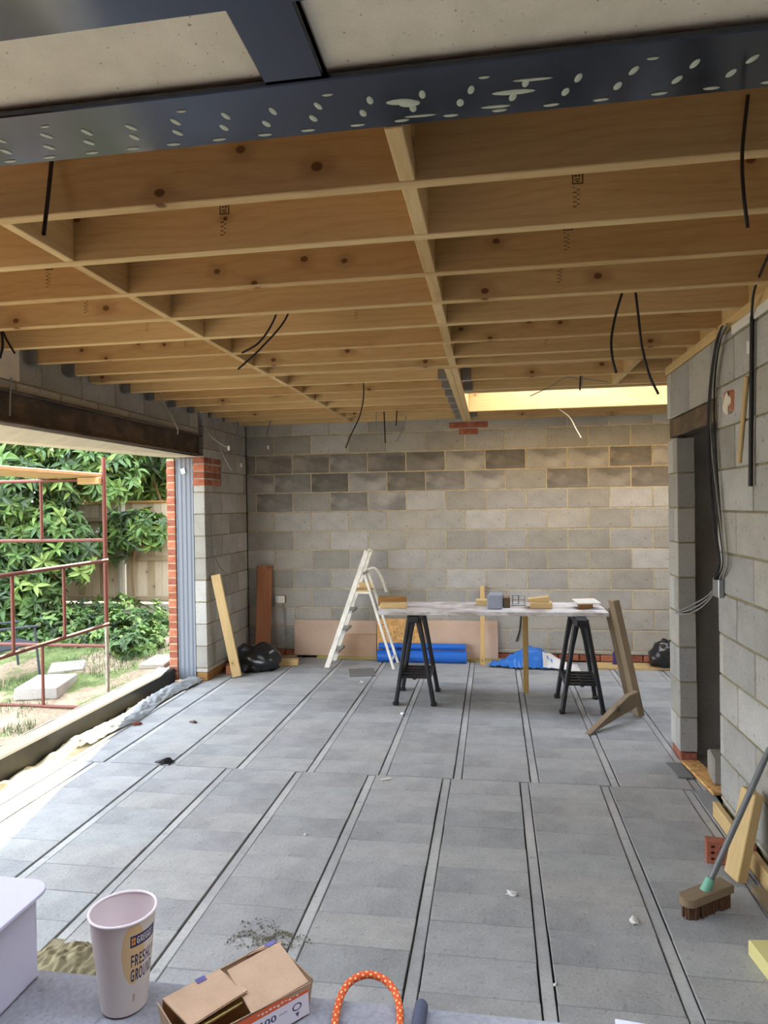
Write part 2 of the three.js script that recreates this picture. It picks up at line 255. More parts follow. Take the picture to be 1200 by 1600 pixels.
{ // beam and block floor
  const f = setting('floor', 'beam and block floor of grey concrete blocks with narrow concrete beams', 'floor');
  part('sub_base', cbox(6.4, 0.1, 7.2, 0.002), M.darkGap, f, [0.28, -0.1, -4.35]);
  const s = 0.4887, z0 = -4.404, bw = 0.0465, pitch = 0.2165, XR = 3.05, XL = -2.96;
  for (const far of [0, 1]) {
    const x0 = -2.295 + (far ? 0.068 : 0), za = far ? -7.81 : z0 + 0.004, zb = far ? z0 - 0.004 : -0.97;
    for (let i = -2; i < 11; i++) {
      const bx = x0 + s * i, xr = far ? XR : 1.29;
      if (bx > XL && bx < xr - 0.06) part('concrete_beam', cbox(bw, 0.09, q3(zb - za), 0.003, uo[(i + 8) % 4]), M.floorBeam, f, [bx + bw / 2, -0.05 + rr(-0.001, 0.001), (za + zb) / 2]);
      const p = Math.max(bx + bw + 0.006, XL), q = Math.min(bx + s - 0.006, xr);
      if (q - p < 0.04) continue;
      for (let k = 0; k < 17; k++) {
        const a = far ? zb - pitch * (k + 1) : za + pitch * k, gap = rnd() < 0.25 ? 0.004 : 0.0012;
        let c = a, e = a + pitch; c = Math.max(c, za); e = Math.min(e, zb); if (e - c < 0.03) continue;
        const w = q3(q - p - (rnd() < 0.4 ? 0.004 : 0)), d = q3(e - c - gap), vi = Math.floor(rnd() * 4);
        part('concrete_block', cbox(w, 0.1, d, 0.0018, uo[vi], uo[(vi + 2) % 4]), anyOf(M.floorV), f, [(p + q) / 2, -0.05 + rr(-0.0012, 0.0008), (c + e) / 2], [rr(-1, 1) * 0.002, 0, rr(-1, 1) * 0.002]);
      }
    }
  }
}
const joistGroup = setting('ceiling', 'flat roof of timber joists with noggins, seen from below', 'ceiling');
const stampT = canvasTex(64, 192, (c, w, h) => { // smudged illegible grading stamp
  c.clearRect(0, 0, w, h); c.strokeStyle = c.fillStyle = 'rgba(40,24,14,0.85)'; c.lineWidth = 5; c.strokeRect(10, 14, 42, 50); c.fillRect(18, 24, 10, 8); c.fillRect(34, 22, 8, 12); c.fillRect(18, 42, 24, 5); c.fillRect(22, 52, 18, 5);
  for (let i = 0; i < 9; i++) c.fillRect(10 + (i * 17) % 34, 80 + i * 11, 8 + (i * 5) % 11, 4);
});
M.stamp = std({ map: stampT, transparent: true, roughness: 0.9 });
{
  const jd = 0.22, jt = 0.046, XL = -2.95, XR = 3.05, list = [];
  const joist = (x0, x1, z, n) => { const j = part('joist', cbox(q3(x1 - x0), jd, jt, 0.003, (n * 0.47) % 2.4, 0.02 + (n % 3) * 0.03), M.joists[n % 3], joistGroup, [(x0 + x1) / 2, YC + jd / 2, z + jt / 2]); list.push([j, x0, x1, z]); return j; };
  for (let k = 0; k < 7; k++) joist(XL, XR, -2.055 - 0.4 * k, k);
  joist(XL, XR, -4.735, 9); joist(XL, XR, -4.785, 8);
  [-5.2, -5.6, -6.0, -6.4, -6.8, -7.17, -7.58].forEach((z, k) => joist(XL, -0.322, z, k + 1));
  [-5.29, -5.77].forEach((z, k) => joist(-0.224, XR, z, k + 3));
  joist(-0.224, XR, -7.50, 5); joist(-0.224, XR, -7.79, 6);
  // skylight opening and its pale lining
  part('skylight_lining', cbox(3.25, 0.72, 0.046, 0.003), M.lining, joistGroup, [1.4, 3.07, -7.06], undefined, 'timber lining of the skylight');
  part('skylight_lining', cbox(3.25, 0.72, 0.046, 0.003), M.lining, joistGroup, [1.4, 3.07, -5.88]);
  part('skylight_lining', cbox(0.046, 0.4, 1.14, 0.003), M.lining, joistGroup, [-0.2, 3.14, -6.47]);
  part('skylight_lining', cbox(0.046, 0.4, 1.14, 0.003), M.lining, joistGroup, [3.0, 3.14, -6.47]);
  // double trimmer and joist hangers
  for (const x of [-0.322, -0.274]) part('trimmer', cbox(0.047, 0.225, 3.02, 0.003, x + 1), M.joistB, joistGroup, [x + 0.0235, YC + 0.108, -6.295]);
  const hang = (x, z, s) => { part('joist_hanger', merge([cbox(0.07, 0.004, 0.056, 0.001).clone().translate(s * 0.035, -0.003, 0), cbox(0.07, 0.13, 0.003, 0.001).clone().translate(s * 0.035, 0.06, -0.027), cbox(0.07, 0.13, 0.003, 0.001).clone().translate(s * 0.035, 0.06, 0.027), cbox(0.003, 0.16, 0.14, 0.001).clone().translate(0.002 * s, 0.08, 0)]), M.galv, joistGroup, [x, YC, z + jt / 2]); };
  [-5.2, -5.6, -6.0, -6.4, -6.8, -7.17, -7.58].forEach((z) => hang(-0.325, z, -1));
  [-5.29, -5.77, -7.50].forEach((z) => hang(-0.222, z, 1));
  for (let k = 1; k < 7; k++) hang(-2.948, -2.055 - 0.4 * k, 1);
  [-5.2, -5.6, -6.0, -6.4, -6.8, -7.17, -7.58].forEach((z) => hang(-2.948, z, 1));
  // noggins
  const nog = (x, za, zb, w, n, kind = M.joists[n % 3]) => part('noggin', cbox(w, 0.215, q3(zb - za - 0.002), 0.003, (n * 0.61) % 2), kind, joistGroup, [x, YC + 0.11, (za + zb) / 2]);
  const z1 = [-1.72, -2.055, -2.455, -2.855, -3.255, -3.655, -4.055, -4.455, -4.735];
  for (let k = 0; k < 8; k++) { nog(-0.235 - k * 0.0035 + (k % 2) * 0.004, z1[k + 1] + jt, z1[k], 0.048, k); if (k) nog(-1.59 + (k % 2) * 0.004, z1[k + 1] + jt, z1[k], 0.04, k + 3); }
  const z2 = [-4.785, -5.2, -5.6, -6.0, -6.4, -6.8, -7.17, -7.58];
  for (let k = 0; k < 7; k++) nog(-1.578 + (k % 2) * 0.005 + k * 0.002, z2[k + 1] + jt, z2[k], 0.04, k + 1);
  for (let k = 0; k < 8; k++) nog(1.275, z1[k + 1] + jt, z1[k], 0.046, k + 2); // noggins added over the partition to keep light out of the doorway room
  nog(1.275, -5.06, -4.785, 0.046, 3);  // last added piece, closing the same gap against light
  nog(0.98, -5.29 + jt, -4.785, 0.045, 2); nog(0.98, -5.77 + jt, -5.29, 0.045, 4); nog(0.42, -7.79 + jt, -7.5, 0.045, 5);
  // stamps
  for (const [k, x] of [[1, -0.96], [1, 0.30], [2, -1.95], [2, 0.31], [3, -2.02], [3, 0.32], [4, -1.9], [4, -0.7], [5, -1.86], [6, 0.35], [11, -1.86], [12, -1.75], [13, -2.0]]) { const e = list[k]; if (e) part('stamp', new THREE.PlaneGeometry(0.05, 0.14), M.stamp, e[0], [x - (e[1] + e[2]) / 2, 0, jt / 2 + 0.0012]); }
  // deck above, in four strips round the skylight
  const dk = (x0, x1, za, zb) => part('roof_deck', cbox(x1 - x0, 0.14, zb - za, 0.002), M.osb, joistGroup, [(x0 + x1) / 2, YC + jd + 0.072, (za + zb) / 2]);
  dk(-3.3, 3.25, -5.86, -1.46); dk(-3.3, 3.25, -8.1, -7.085); dk(-3.3, -0.225, -7.085, -5.86); dk(3.025, 3.25, -7.085, -5.86);
}
{ // steel beams and pale slabs over the opening that the camera looks through
  const b = thing('steel_beam', 'navy painted steel beam with rows of filler dabs underneath', 'beam', [0.1, 2.7, -1.585]);
  part('bottom_plate', cbox(5.6, 0.016, 0.21, 0.003), M.steel, b, [0, 0.008, 0]);
  part('web', cbox(5.6, 0.2, 0.02, 0.002), M.steel, b, [0, 0.116, 0.02]);
  part('top_plate', cbox(5.6, 0.016, 0.2, 0.003), M.steel, b, [0, 0.22, 0]);
  const dg = new THREE.SphereGeometry(1, 12, 6);
  const dab = (x, z, l, w, a) => { const o = part('filler_dab', dg, M.filler, b, [x - 0.1, -0.0005, z + 1.585], [0, a, 0]); o.scale.set(l, 0.0022, w); };
  for (let i = 0; i < 22; i++) {
    const x = -1.62 + i * 0.118;
    dab(x + rr(-1, 1) * 0.006, -1.667, 0.019, 0.0055, rr(-0.05, 0.05));
    dab(x + 0.028 + rr(-1, 1) * 0.006, -1.619 + rr(-1, 1) * 0.003, 0.0155, 0.0085, 0.7 + i * 0.072 + rr(-0.15, 0.15));
    dab(x + 0.052 + rr(-1, 1) * 0.006, -1.572 + rr(-1, 1) * 0.004, 0.0165, 0.0078, 0.7 + i * 0.072 + rr(-0.15, 0.15));
    if (i % 3 === 1) dab(x + 0.08, -1.533, 0.013, 0.0045, 0);
  }
  for (const [x, z, l, w] of [[-0.2, -1.59, 0.034, 0.012], [-0.18, -1.60, 0.026, 0.015], [0.06, -1.6, 0.05, 0.01], [0.02, -1.65, 0.036, 0.006], [0.1, -1.56, 0.045, 0.005], [-0.16, -1.655, 0.04, 0.005]]) dab(x, z, l, w, 0.04);
  const b2 = thing('steel_beam', 'navy steel beam beyond the pale slabs, running parallel to the dabbed beam', 'beam', [0.1, 2.7, -1.13]);
  part('bottom_plate', cbox(5.6, 0.016, 0.2, 0.003), M.steel, b2, [0, 0.012, -0.02]); part('web', cbox(5.6, 0.18, 0.02, 0.002), M.steel, b2, [0, 0.146, 0]);
  const b3 = thing('steel_strut', 'short navy steel plate between two pale slabs', 'beam', [-0.423, 2.7, -1.35]);
  part('plate', cbox(0.135, 0.014, 0.25, 0.003), M.steel, b3, [0, 0.012, 0]); part('web', cbox(0.016, 0.16, 0.2, 0.002), M.steel, b3, [0, 0.1, 0]);
  solo('soffit_slab', 'pale cement slab left of the short navy plate', 'slab', cbox(2.2, 0.1, 0.3, 0.006, 0.1), M.slab, [-1.593, 2.778, -1.36]);
  solo('soffit_slab', 'pale cement slab right of the short navy plate', 'slab', cbox(3.2, 0.1, 0.3, 0.006, 0.4), M.slab, [1.246, 2.778, -1.36]);
}
{ // sill wall that the foreground objects stand on
  const w = setting('wall_front', 'low concrete sill wall in the foreground', 'wall');
  part('sill', cbox(4.2, 0.12, 0.62, 0.006), tint(M.floor, '#f2eff6'), w, [0, 0.99, -0.65]);
  part('wall_body', cbox(4.2, 0.98, 0.3, 0.004), M.block, w, [0, 0.44, -0.78]);
}
{ // unseen house round the camera; ceiling strip left open to light the sill
  const w = setting('wall_rear', 'unseen house walls and ceiling, with a strip left open to light the sill', 'wall');
  part('wall_body', cbox(7, 3.4, 0.2, 0.004), M.brickV[1], w, [0.2, 1.3, 2.0]);
  part('wall_body', cbox(0.2, 3.2, 3.0, 0.004), M.brickV[1], w, [-3.2, 1.3, 0.5]);  // unseen side wall added to darken the space behind the sill
  part('wall_above', cbox(6, 0.7, 0.72, 0.004), M.brickV[0], w, [0, 3.3, -1.37]);
  part('house_ceiling', cbox(4.6, 0.15, 2.34, 0.004), M.board, w, [-0.9, 2.83, 0.78]);  // unseen ceiling, cut short so light from overhead reaches the sill
}
{ // ground outside
  const g = setting('ground', 'dry sandy garden soil with patches of grass', 'ground');
  const nx = 70, nz = 70, pos = [], uv = [], idx = [];
  const T = tex(1024, 1024, (u, v) => { const a = fbm(u, v, 6, 6, 701, 5), b = fbm(u, v, 30, 30, 711, 3), n = vn(u * 256, v * 256, 256, 256, 3) - 0.5, gr = sst(0.56, 0.68, a * 0.75 + b * 0.3); return [lerp(152, 90, gr) + (b - 0.5) * 60 + n * 34, lerp(136, 104, gr) + (b - 0.5) * 60 + n * 34, lerp(112, 56, gr) + (b - 0.5) * 50 + n * 28]; }, [4, 4]);
  for (let j = 0; j <= nz; j++) for (let i = 0; i <= nx; i++) {
    const x = lerp(-14, -3.42, i / nx), z = lerp(-14, -1, j / nz), y = lerp(-0.31, 0.1, sst(-6, -10, z)) + (vn(x * 2 + 40, z * 2 + 40, 99, 99, 4) - 0.5) * 0.05 + (vn(x * 9 + 140, z * 9 + 140, 299, 299, 8) - 0.5) * 0.018;
    pos.push(x, y, z); uv.push(x, z);
    if (i && j) { const a = j * (nx + 1) + i; idx.push(a - nx - 2, a - 1, a, a - nx - 2, a, a - nx - 1); }
  }
  part('garden_soil', geo(pos, uv, null, idx), std({ map: T, roughness: 1 }), g);
  part('yard', cbox(60, 0.2, 60, 0.01), tint(M.floor, '#cfc6b6'), g, [0, -0.45, 0]);
}

// ---------- edge of the floor by the garden ----------
{
  const u = thing('damp_proof_upstand', 'black membrane-wrapped kerb along the edge of the garden opening', 'kerb', [-3.33, 0, -4.1]);
  part('kerb', cbox(0.17, 0.4, 5.0, 0.012), M.membrane, u, [0, -0.07, 0]);
  const pts = []; for (let i = 0; i <= 60; i++) pts.push([-0.083 + Math.sin(i * 1.7) * 0.004, 0.128 + Math.sin(i * 0.9) * 0.003, -2.5 + i * 5 / 60]);
  part('membrane_edge', tube(pts, 0.006, 120, 6), M.membrane, u);
  const sand = tex(256, 256, (a, b) => { const n = fbm(a, b, 10, 10, 805, 5) - 0.5, m = vn(a * 120, b * 120, 120, 120, 4) - 0.5; return [206 + n * 70 + m * 30, 194 + n * 70 + m * 30, 158 + n * 66 + m * 28]; }, [0.7, 0.7]);
  const g = new THREE.PlaneGeometry(0.26, 5.6, 14, 220).rotateX(-Math.PI / 2), p = g.attributes.position, uv = g.attributes.uv;
  for (let i = 0; i < p.count; i++) { const x = p.getX(i), z = p.getZ(i); p.setY(i, (vn(x * 14 + 30, z * 14 + 90, 400, 400, 6) - 0.5) * 0.05 + (vn(x * 50 + 30, z * 50 + 200, 900, 900, 6) - 0.5) * 0.012); uv.setXY(i, x, z); }
  g.computeVertexNormals();
  const s = solo('mortar_rubble', 'pale sandy mortar rubble in the gap beside the black kerb', 'rubble', g, std({ map: sand, roughness: 1 }), [-3.105, -0.02, -3.8]); s.userData.kind = 'stuff';
  solo('edge_strip', 'pale grey plastic strip along the floor edge', 'strip', cbox(0.03, 0.05, 5.2, 0.004), std({ color: '#c3cbd0', roughness: 0.6 }), [-2.955, -0.015, -3.6]);
  // crumpled clear membrane by the jamb
  const cg = new THREE.PlaneGeometry(0.2, 1.9, 24, 110).rotateX(-Math.PI / 2), cp = cg.attributes.position;
  for (let i = 0; i < cp.count; i++) { const x = cp.getX(i), z = cp.getZ(i), t = (x + 0.1) / 0.2; cp.setXYZ(i, x + Math.sin(z * 5) * 0.025, Math.sin(t * Math.PI) * (0.025 + 0.03 * vn(z * 7 + 50, x * 20 + 50, 300, 300, 4)) + (vn(x * 60 + 50, z * 22 + 90, 900, 900, 9) - 0.5) * 0.02, z); }
  cg.computeVertexNormals();
  solo('plastic_membrane', 'crumpled grey plastic membrane lying along the floor edge by the jamb', 'membrane', cg, std({ color: '#8e9496', roughness: 0.5 }), [-3.06, 0.02, -5.62], [0, 0, 0]);
  const t = thing('plastic_bottle', 'clear crushed plastic bottle lying in the sunny rubble', 'bottle', [-3.04, 0.05, -4.5], 0.22);
  const prof = [[0.001, -0.11], [0.03, -0.108], [0.034, -0.1], [0.034, -0.05], [0.031, -0.045], [0.034, -0.04], [0.034, 0.0], [0.031, 0.005], [0.034, 0.01], [0.034, 0.05], [0.03, 0.075], [0.013, 0.1], [0.013, 0.11]].map((q) => new THREE.Vector2(...q));
  part('bottle_body', new THREE.LatheGeometry(prof, 20).rotateX(Math.PI / 2), phys({ color: '#f1efe6', roughness: 0.25, transmission: 0.35, thickness: 0 }), t);
  part('bottle_cap', new THREE.CylinderGeometry(0.015, 0.015, 0.018, 16).rotateX(Math.PI / 2), M.cableW, t, [0, 0, 0.118]);
}

// ---------- scaffold outside ----------
{
  M.red = std({ map: tex(256, 256, (u, v) => { const a = fbm(u, v, 8, 8, 811, 5), t = sst(0.55, 0.68, a), b = fbm(u, v, 40, 40, 4, 2) - 0.5; return [lerp(116, 92, t) + b * 30, lerp(62, 58, t) + b * 26, lerp(50, 50, t) + b * 24]; }, [0.4, 0.4]), roughness: 0.55 });
  M.bareTube = std({ map: tex(128, 128, (u, v) => { const a = fbm(u, v, 6, 10, 815, 4), k = 120 + a * 90; return [k, k * 0.96, k * 0.88]; }, [0.3, 0.3]), roughness: 0.6, metalness: 0.2 });
  const X = -3.926, Z = -6.47;
  const a = thing('scaffold_trestle', 'red steel trestle standing across the garden opening', 'scaffold', [X, -0.3, Z]);
  part('post', rod([0, 0.9, 0], [0, 2.6, 0], 0.021), M.red, a); part('post_foot', rod([0, 0, 0], [0, 0.9, 0], 0.019), M.bareTube, a, undefined, undefined, 'bare pale steel tube');
  part('post', rod([-1.5, 0, 0], [-1.5, 2.5, 0], 0.021), M.red, a);
  for (const y of [0.03, 0.67, 1.755, 2.375]) part('rail', rod([-1.5, y, 0], [0, y, 0], 0.017), M.red, a);
  for (const [x, y0, y1] of [[-0.71, 1.755, 2.375], [-0.73, 0.03, 0.67]]) part('stile', rod([x, y0, 0], [x, y1, 0], 0.016), M.red, a);
  const b = thing('scaffold_trestle', 'red steel trestle running along the garden opening', 'scaffold', [X + 0.04, -0.3, Z + 0.03]);
  part('post', rod([0, 0, 2.3], [0, 2.4, 2.3], 0.021), M.red, b);
  for (const y of [1.55, 0.9]) part('rail', rod([0, y, 0.0], [0, y, 2.3], 0.018), M.red, b);
  for (const z of [0.72, 1.4]) part('stile', rod([0, 0.9, z], [0, 1.55, z], 0.015), M.red, b);
  for (let i = 0; i < 3; i++) solo('scaffold_board', ['scaffold board nearest the house on top of the red frames', 'middle scaffold board on top of the red frames', 'outermost scaffold board on top of the red frames'][i], 'board', cbox(0.222, 0.038, 2.5, 0.006, i * 0.7), M.pine, [X - 0.15 - i * 0.228, 2.122, Z + 1.15], [0, 0, 0], 'scaffold boards');
  solo('timber_offcut', 'short yellow timber offcut wedged under the scaffold boards', 'timber', cbox(0.24, 0.07, 0.05, 0.004), M.pine, [X - 0.13, 2.063, Z + 0.05]);
}

// ---------- garden: fence, plants, slabs, chair ----------
{
  M.fence = std({ map: woodT(901, [166, 155, 134], [104, 94, 78], 2), roughness: 0.95 });
  M.fenceB = tint(M.fence, '#d8d2c6'); M.conc = tint(M.block, '#e8e4da');
  const zf = -10.05, lab = ['weathered fence panel behind the leafy bush', 'weathered fence panel between bush and brick jamb', 'weathered fence panel behind the brick jamb'];
  for (let i = 0; i < 3; i++) {
    const x0 = -7.65 + i * 1.92, p = thing('garden_fence', lab[i], 'fence', [x0, 0.12, zf], 0, 'fence panels');
    for (let k = 0; k < 15; k++) part('board', cbox(0.125, 1.55, 0.014, 0.003, k * 0.23), k % 3 ? M.fence : M.fenceB, p, [0.06 + k * 0.122, 0.97, 0.012 + (k % 2) * 0.006], [0, 0.05, 0]);
    for (const y of [0.25, 0.88, 1.5]) part('rail', cbox(1.83, 0.075, 0.04, 0.004, i), M.fenceB, p, [0.915, y, 0.045]);
    part('cap', cbox(1.83, 0.03, 0.07, 0.004), M.pineDark, p, [0.915, 1.765, 0.02]);
    solo('gravel_board', ['concrete gravel board below the fence behind the bush', 'concrete gravel board below the open fence panel', 'concrete gravel board behind the brick jamb'][i], 'board', cbox(1.83, 0.26, 0.05, 0.006), M.conc, [x0 + 0.915, 0.15, zf]);
  }
  for (let i = 0; i < 4; i++) solo('fence_post', ['concrete fence post at the chair end of the fence', 'concrete fence post beside the shrub draped over the fence', 'concrete fence post behind the brick jamb', 'last concrete fence post past the brick jamb'][i], 'post', cbox(0.07, 2.02, 0.12, 0.008, i * 0.2), M.conc, [-7.7 + i * 1.92 - 0.005, 0.97, zf + 0.02], undefined, 'concrete fence posts');
  // a leaf: folded along its rib, drooping towards the tip
  const leafGeo = (l, w, droop) => { const P = [], I = [], U = []; const S = [[0, 0.1], [0.25, 0.75], [0.55, 1], [0.8, 0.62], [1, 0.03]]; S.forEach(([t, k], i) => { const y = -droop * t * t * l, h = w * k / 2; P.push(-h, y + h * 0.35, t * l, 0, y, t * l, h, y + h * 0.35, t * l); U.push(0, t, 0.5, t, 1, t); if (i) { const a = i * 3; I.push(a - 3, a, a - 2, a - 2, a, a + 1, a - 2, a + 1, a - 1, a - 1, a + 1, a + 2); } }); return geo(P, U, null, I); };
  const leafMat = (c) => phys({ color: new THREE.Color(c), roughness: 0.55, transmission: 0.3, thickness: 0, side: THREE.DoubleSide });
  M.leaf = leafMat('#5d8f3c'); M.leafV = ['#557a34', '#46682c', '#6b8f40', '#3a5a28', '#809a4c'].map(leafMat);
  M.leafInst = leafMat('#ffffff');
  M.stem = std({ color: '#6f5a42', roughness: 0.9 });
  const tones = ['#557a34', '#46682c', '#6b8f40', '#334f26', '#809a4c', '#4f6e36'].map((c) => new THREE.Color(c));
  const dummy = new THREE.Object3D();
  function rosettes(blobs, perWhorl, len, wid) { // list of leaf matrices grouped in whorls on the skins of the blobs
    const out = [];
    for (const [cx, cy, cz, rx, ry, rz, n] of blobs) for (let i = 0; i < n; i++) {
      const th = rr(0, Math.PI * 2), c = rr(-0.7, 1), s = Math.sqrt(1 - c * c), d = V(Math.cos(th) * s, c, Math.sin(th) * s), k = Math.pow(rnd(), 0.35);
      const o = V(cx + d.x * rx * k, cy + d.y * ry * k, cz + d.z * rz * k), ax = V(d.x / rx, d.y / ry + 0.4, d.z / rz).add(V(rr(-0.5, 0.5), rr(0, 0.5), rr(-0.5, 0.5))).normalize();
      const q = new THREE.Quaternion().setFromUnitVectors(V(0, 1, 0), ax), tone = Math.floor(rnd() * 6);
      for (let m = 0; m < perWhorl; m++) {
        dummy.position.copy(o).addScaledVector(ax, rr(-0.02, 0.02)); dummy.quaternion.copy(q).multiply(new THREE.Quaternion().setFromEuler(new THREE.Euler(rr(-0.75, 0.3), m / perWhorl * Math.PI * 2 + rr(-0.4, 0.4), rr(-0.3, 0.3), 'YXZ')));
        const sc = rr(0.7, 1.15); dummy.scale.set(wid * sc, len * sc, len * sc); dummy.updateMatrix(); out.push([dummy.matrix.clone(), tone, o.distanceTo(camera.position)]);
      }
    }
    return out.sort((a, b) => a[2] - b[2]);
  }
  const unitLeaf = leafGeo(1, 1, 0.35);
  function plant(name, label, pos, leaves, single, stems) {
    const t = thing(name, label, 'plant', pos), off = V(...pos);
    stems.forEach((s) => part('stem', tube(s.map((p) => [p[0] - pos[0], p[1] - pos[1], p[2] - pos[2]]), 0.018, 20, 7), M.stem, t));
    leaves.slice(0, single).forEach(([m, tone]) => { const o = part('leaf', unitLeaf, M.leafV[tone % 5], t); m.decompose(o.position, o.quaternion, o.scale); o.position.sub(off); });
    const rest = leaves.slice(single);
    const im = new THREE.InstancedMesh(unitLeaf, M.leafInst, rest.length); im.name = 'foliage'; im.userData.kind = 'stuff';
    rest.forEach(([m, tone], i) => { m.elements[12] -= off.x; m.elements[13] -= off.y; m.elements[14] -= off.z; im.setMatrixAt(i, m); im.setColorAt(i, tones[tone].clone().multiplyScalar(0.75 + 0.5 * hash(i, 7, 3))); });
    t.add(im); return t;
  }
  plant('laurel_bush', 'large leafy evergreen bush left of the scaffold post', [-6.6, 0, -8.9], rosettes([[-6.9, 1.9, -8.8, 1.1, 1.2, 0.6, 420], [-5.75, 2.35, -9.1, 0.75, 0.75, 0.5, 220], [-6.3, 1.2, -8.9, 0.75, 0.75, 0.5, 160], [-7.6, 0.9, -9.0, 1.0, 1.0, 0.6, 150], [-6.4, 2.9, -9.4, 1.4, 0.7, 0.5, 240], [-6.7, 0.5, -8.7, 0.7, 0.5, 0.5, 160]], 8, 0.18, 0.06), 300,
    [[[-6.6, 0, -9], [-6.7, 0.9, -8.95], [-6.9, 2, -8.8]], [[-6.5, 0, -9.05], [-6.2, 1.1, -9], [-5.8, 2.4, -9.1]], [[-6.8, 0, -9.1], [-7.3, 0.8, -9], [-7.6, 1.3, -9]]]);
  plant('climbing_shrub', 'leafy shrub draped over the fence beside the concrete post', [-5.35, 0.1, -9.8], rosettes([[-5.35, 1.42, -9.75, 0.45, 0.32, 0.2, 90], [-5.75, 1.3, -9.75, 0.25, 0.42, 0.2, 40]], 7, 0.17, 0.06), 120, [[[-5.5, 0.1, -9.9], [-5.55, 0.8, -9.9], [-5.4, 1.4, -9.8]]]);
  plant('garden_tree', 'young tree with bare stems rising behind the fence', [-5.2, 0.1, -10.9], rosettes([[-5.4, 2.75, -10.8, 0.85, 0.55, 0.6, 170], [-4.9, 2.55, -10.7, 0.45, 0.45, 0.4, 60], [-6.4, 2.6, -10.8, 0.8, 0.5, 0.5, 110], [-5.2, 2.3, -11.0, 0.7, 0.4, 0.4, 110], [-7.1, 2.15, -11.0, 0.9, 0.45, 0.4, 170], [-6.1, 2.1, -11.2, 0.6, 0.45, 0.4, 130]], 8, 0.24, 0.05), 120,
    [[[-5.35, 0.1, -10.75], [-5.33, 1.6, -10.7], [-5.4, 2.5, -10.75]], [[-5.33, 1.7, -10.7], [-5.15, 2.1, -10.7], [-5.0, 2.5, -10.7]], [[-5.34, 1.55, -10.7], [-5.5, 2.0, -10.7], [-5.7, 2.6, -10.7]]]);
  plant('ground_cover', 'low ivy and weeds in front of the fence', [-6, 0, -8.6], rosettes([[-6.0, 0.0, -8.7, 0.8, 0.42, 0.55, 260], [-5.1, 0.02, -8.9, 0.7, 0.35, 0.6, 240], [-5.6, 0.0, -9.4, 1.1, 0.5, 0.4, 240], [-7.2, -0.05, -8.2, 1.0, 0.45, 0.7, 240], [-4.6, 0.0, -8.3, 0.4, 0.2, 0.4, 120]], 6, 0.1, 0.05), 200, []);
  plant('added_shade_hedge', 'tall dense hedge added behind the fence to shade the garden', [-7.5, 0.1, -12.4], rosettes([[-6.4, 3.2, -12.2, 1.2, 1.5, 0.7, 420], [-8.4, 3.4, -12.3, 1.5, 1.7, 0.7, 480], [-6.9, 4.9, -12.3, 1.5, 0.9, 0.7, 360], [-10.2, 3.6, -12.3, 1.5, 1.8, 0.7, 400], [-6.0, 1.9, -12.0, 0.9, 0.8, 0.5, 200], [-8.9, 5.2, -12.3, 1.6, 0.8, 0.7, 300]], 8, 0.26, 0.08), 60, [[[-6.5, 0.1, -12.3], [-6.4, 2, -12.2], [-6.5, 4, -12.2]], [[-8.4, 0.1, -12.3], [-8.4, 2, -12.3], [-8.3, 4, -12.3]]]);  // hedge added to keep direct sun off the garden
  plant('garden_hedge', 'broad leafy hedge past the garden chair', [-10, 0, -9], rosettes([[-9.2, 1.3, -8.9, 1.0, 1.4, 0.6, 260], [-10.8, 1.5, -8.6, 1.1, 1.6, 0.7, 280], [-12.4, 1.5, -7.6, 1.0, 1.7, 1.0, 280], [-13.0, 1.5, -5.6, 0.8, 1.6, 1.2, 260], [-13.0, 1.5, -3.4, 0.8, 1.6, 1.2, 240]], 8, 0.24, 0.08), 0, [[[-9.2, 0, -9], [-9.2, 0.8, -8.9], [-9.1, 1.5, -8.9]], [[-10.8, 0, -8.7], [-10.8, 1, -8.6], [-10.7, 1.8, -8.6]]]);
  // grass tufts
  { const bl = new THREE.ConeGeometry(0.004, 0.09, 3).translate(0, 0.045, 0), im = new THREE.InstancedMesh(bl, M.leafInst, 6000); im.name = 'grass'; im.userData = { label: 'sparse tufts of grass on the sandy soil', category: 'grass', kind: 'stuff' };
    for (let i = 0, n = 0; n < 6000 && i < 90000; i++) { const x = rr(-7.5, -3.6), z = rr(-9, -4.5); if (fbm(x / 20 + 1, z / 20 + 1, 40, 40, 31, 3) < 0.56) { if (i < 89000) continue; } dummy.position.set(x, lerp(-0.32, 0.09, sst(-6, -10, z)), z); dummy.rotation.set(rr(-0.5, 0.5), rr(0, 6), rr(-0.5, 0.5)); dummy.scale.setScalar(rr(0.5, 1.1)); dummy.updateMatrix(); im.setMatrixAt(n, dummy.matrix); im.setColorAt(n, tones[n % 6]); n++; im.count = n; }
    scene.add(im); }
  solo('paving_slab', 'grey concrete slab lying on the sandy soil by the chair', 'slab', cbox(0.45, 0.13, 0.62, 0.01), M.blockV[1], [-4.95, -0.2, -6.95], [0, 0.25, 0]);
  solo('paving_slab', 'pale broken slab behind the grey slab on the soil', 'slab', cbox(0.4, 0.08, 0.4, 0.012), M.conc, [-5.15, -0.16, -7.62], [0.06, 0.5, 0]);
  solo('paving_slab', 'pale slab on the soil beside the brick jamb', 'slab', cbox(0.3, 0.06, 0.5, 0.01), M.conc, [-3.83, 0.0, -7.4], [0, 0.1, 0]);
  const c = thing('garden_chair', 'dark grey garden chair in front of the bush', 'chair', [-5.75, -0.22, -7.35], -0.5);
  const F = std({ color: '#4a5058', roughness: 0.5, metalness: 0.3 }), SL = std({ color: '#2b2f34', roughness: 0.8 });
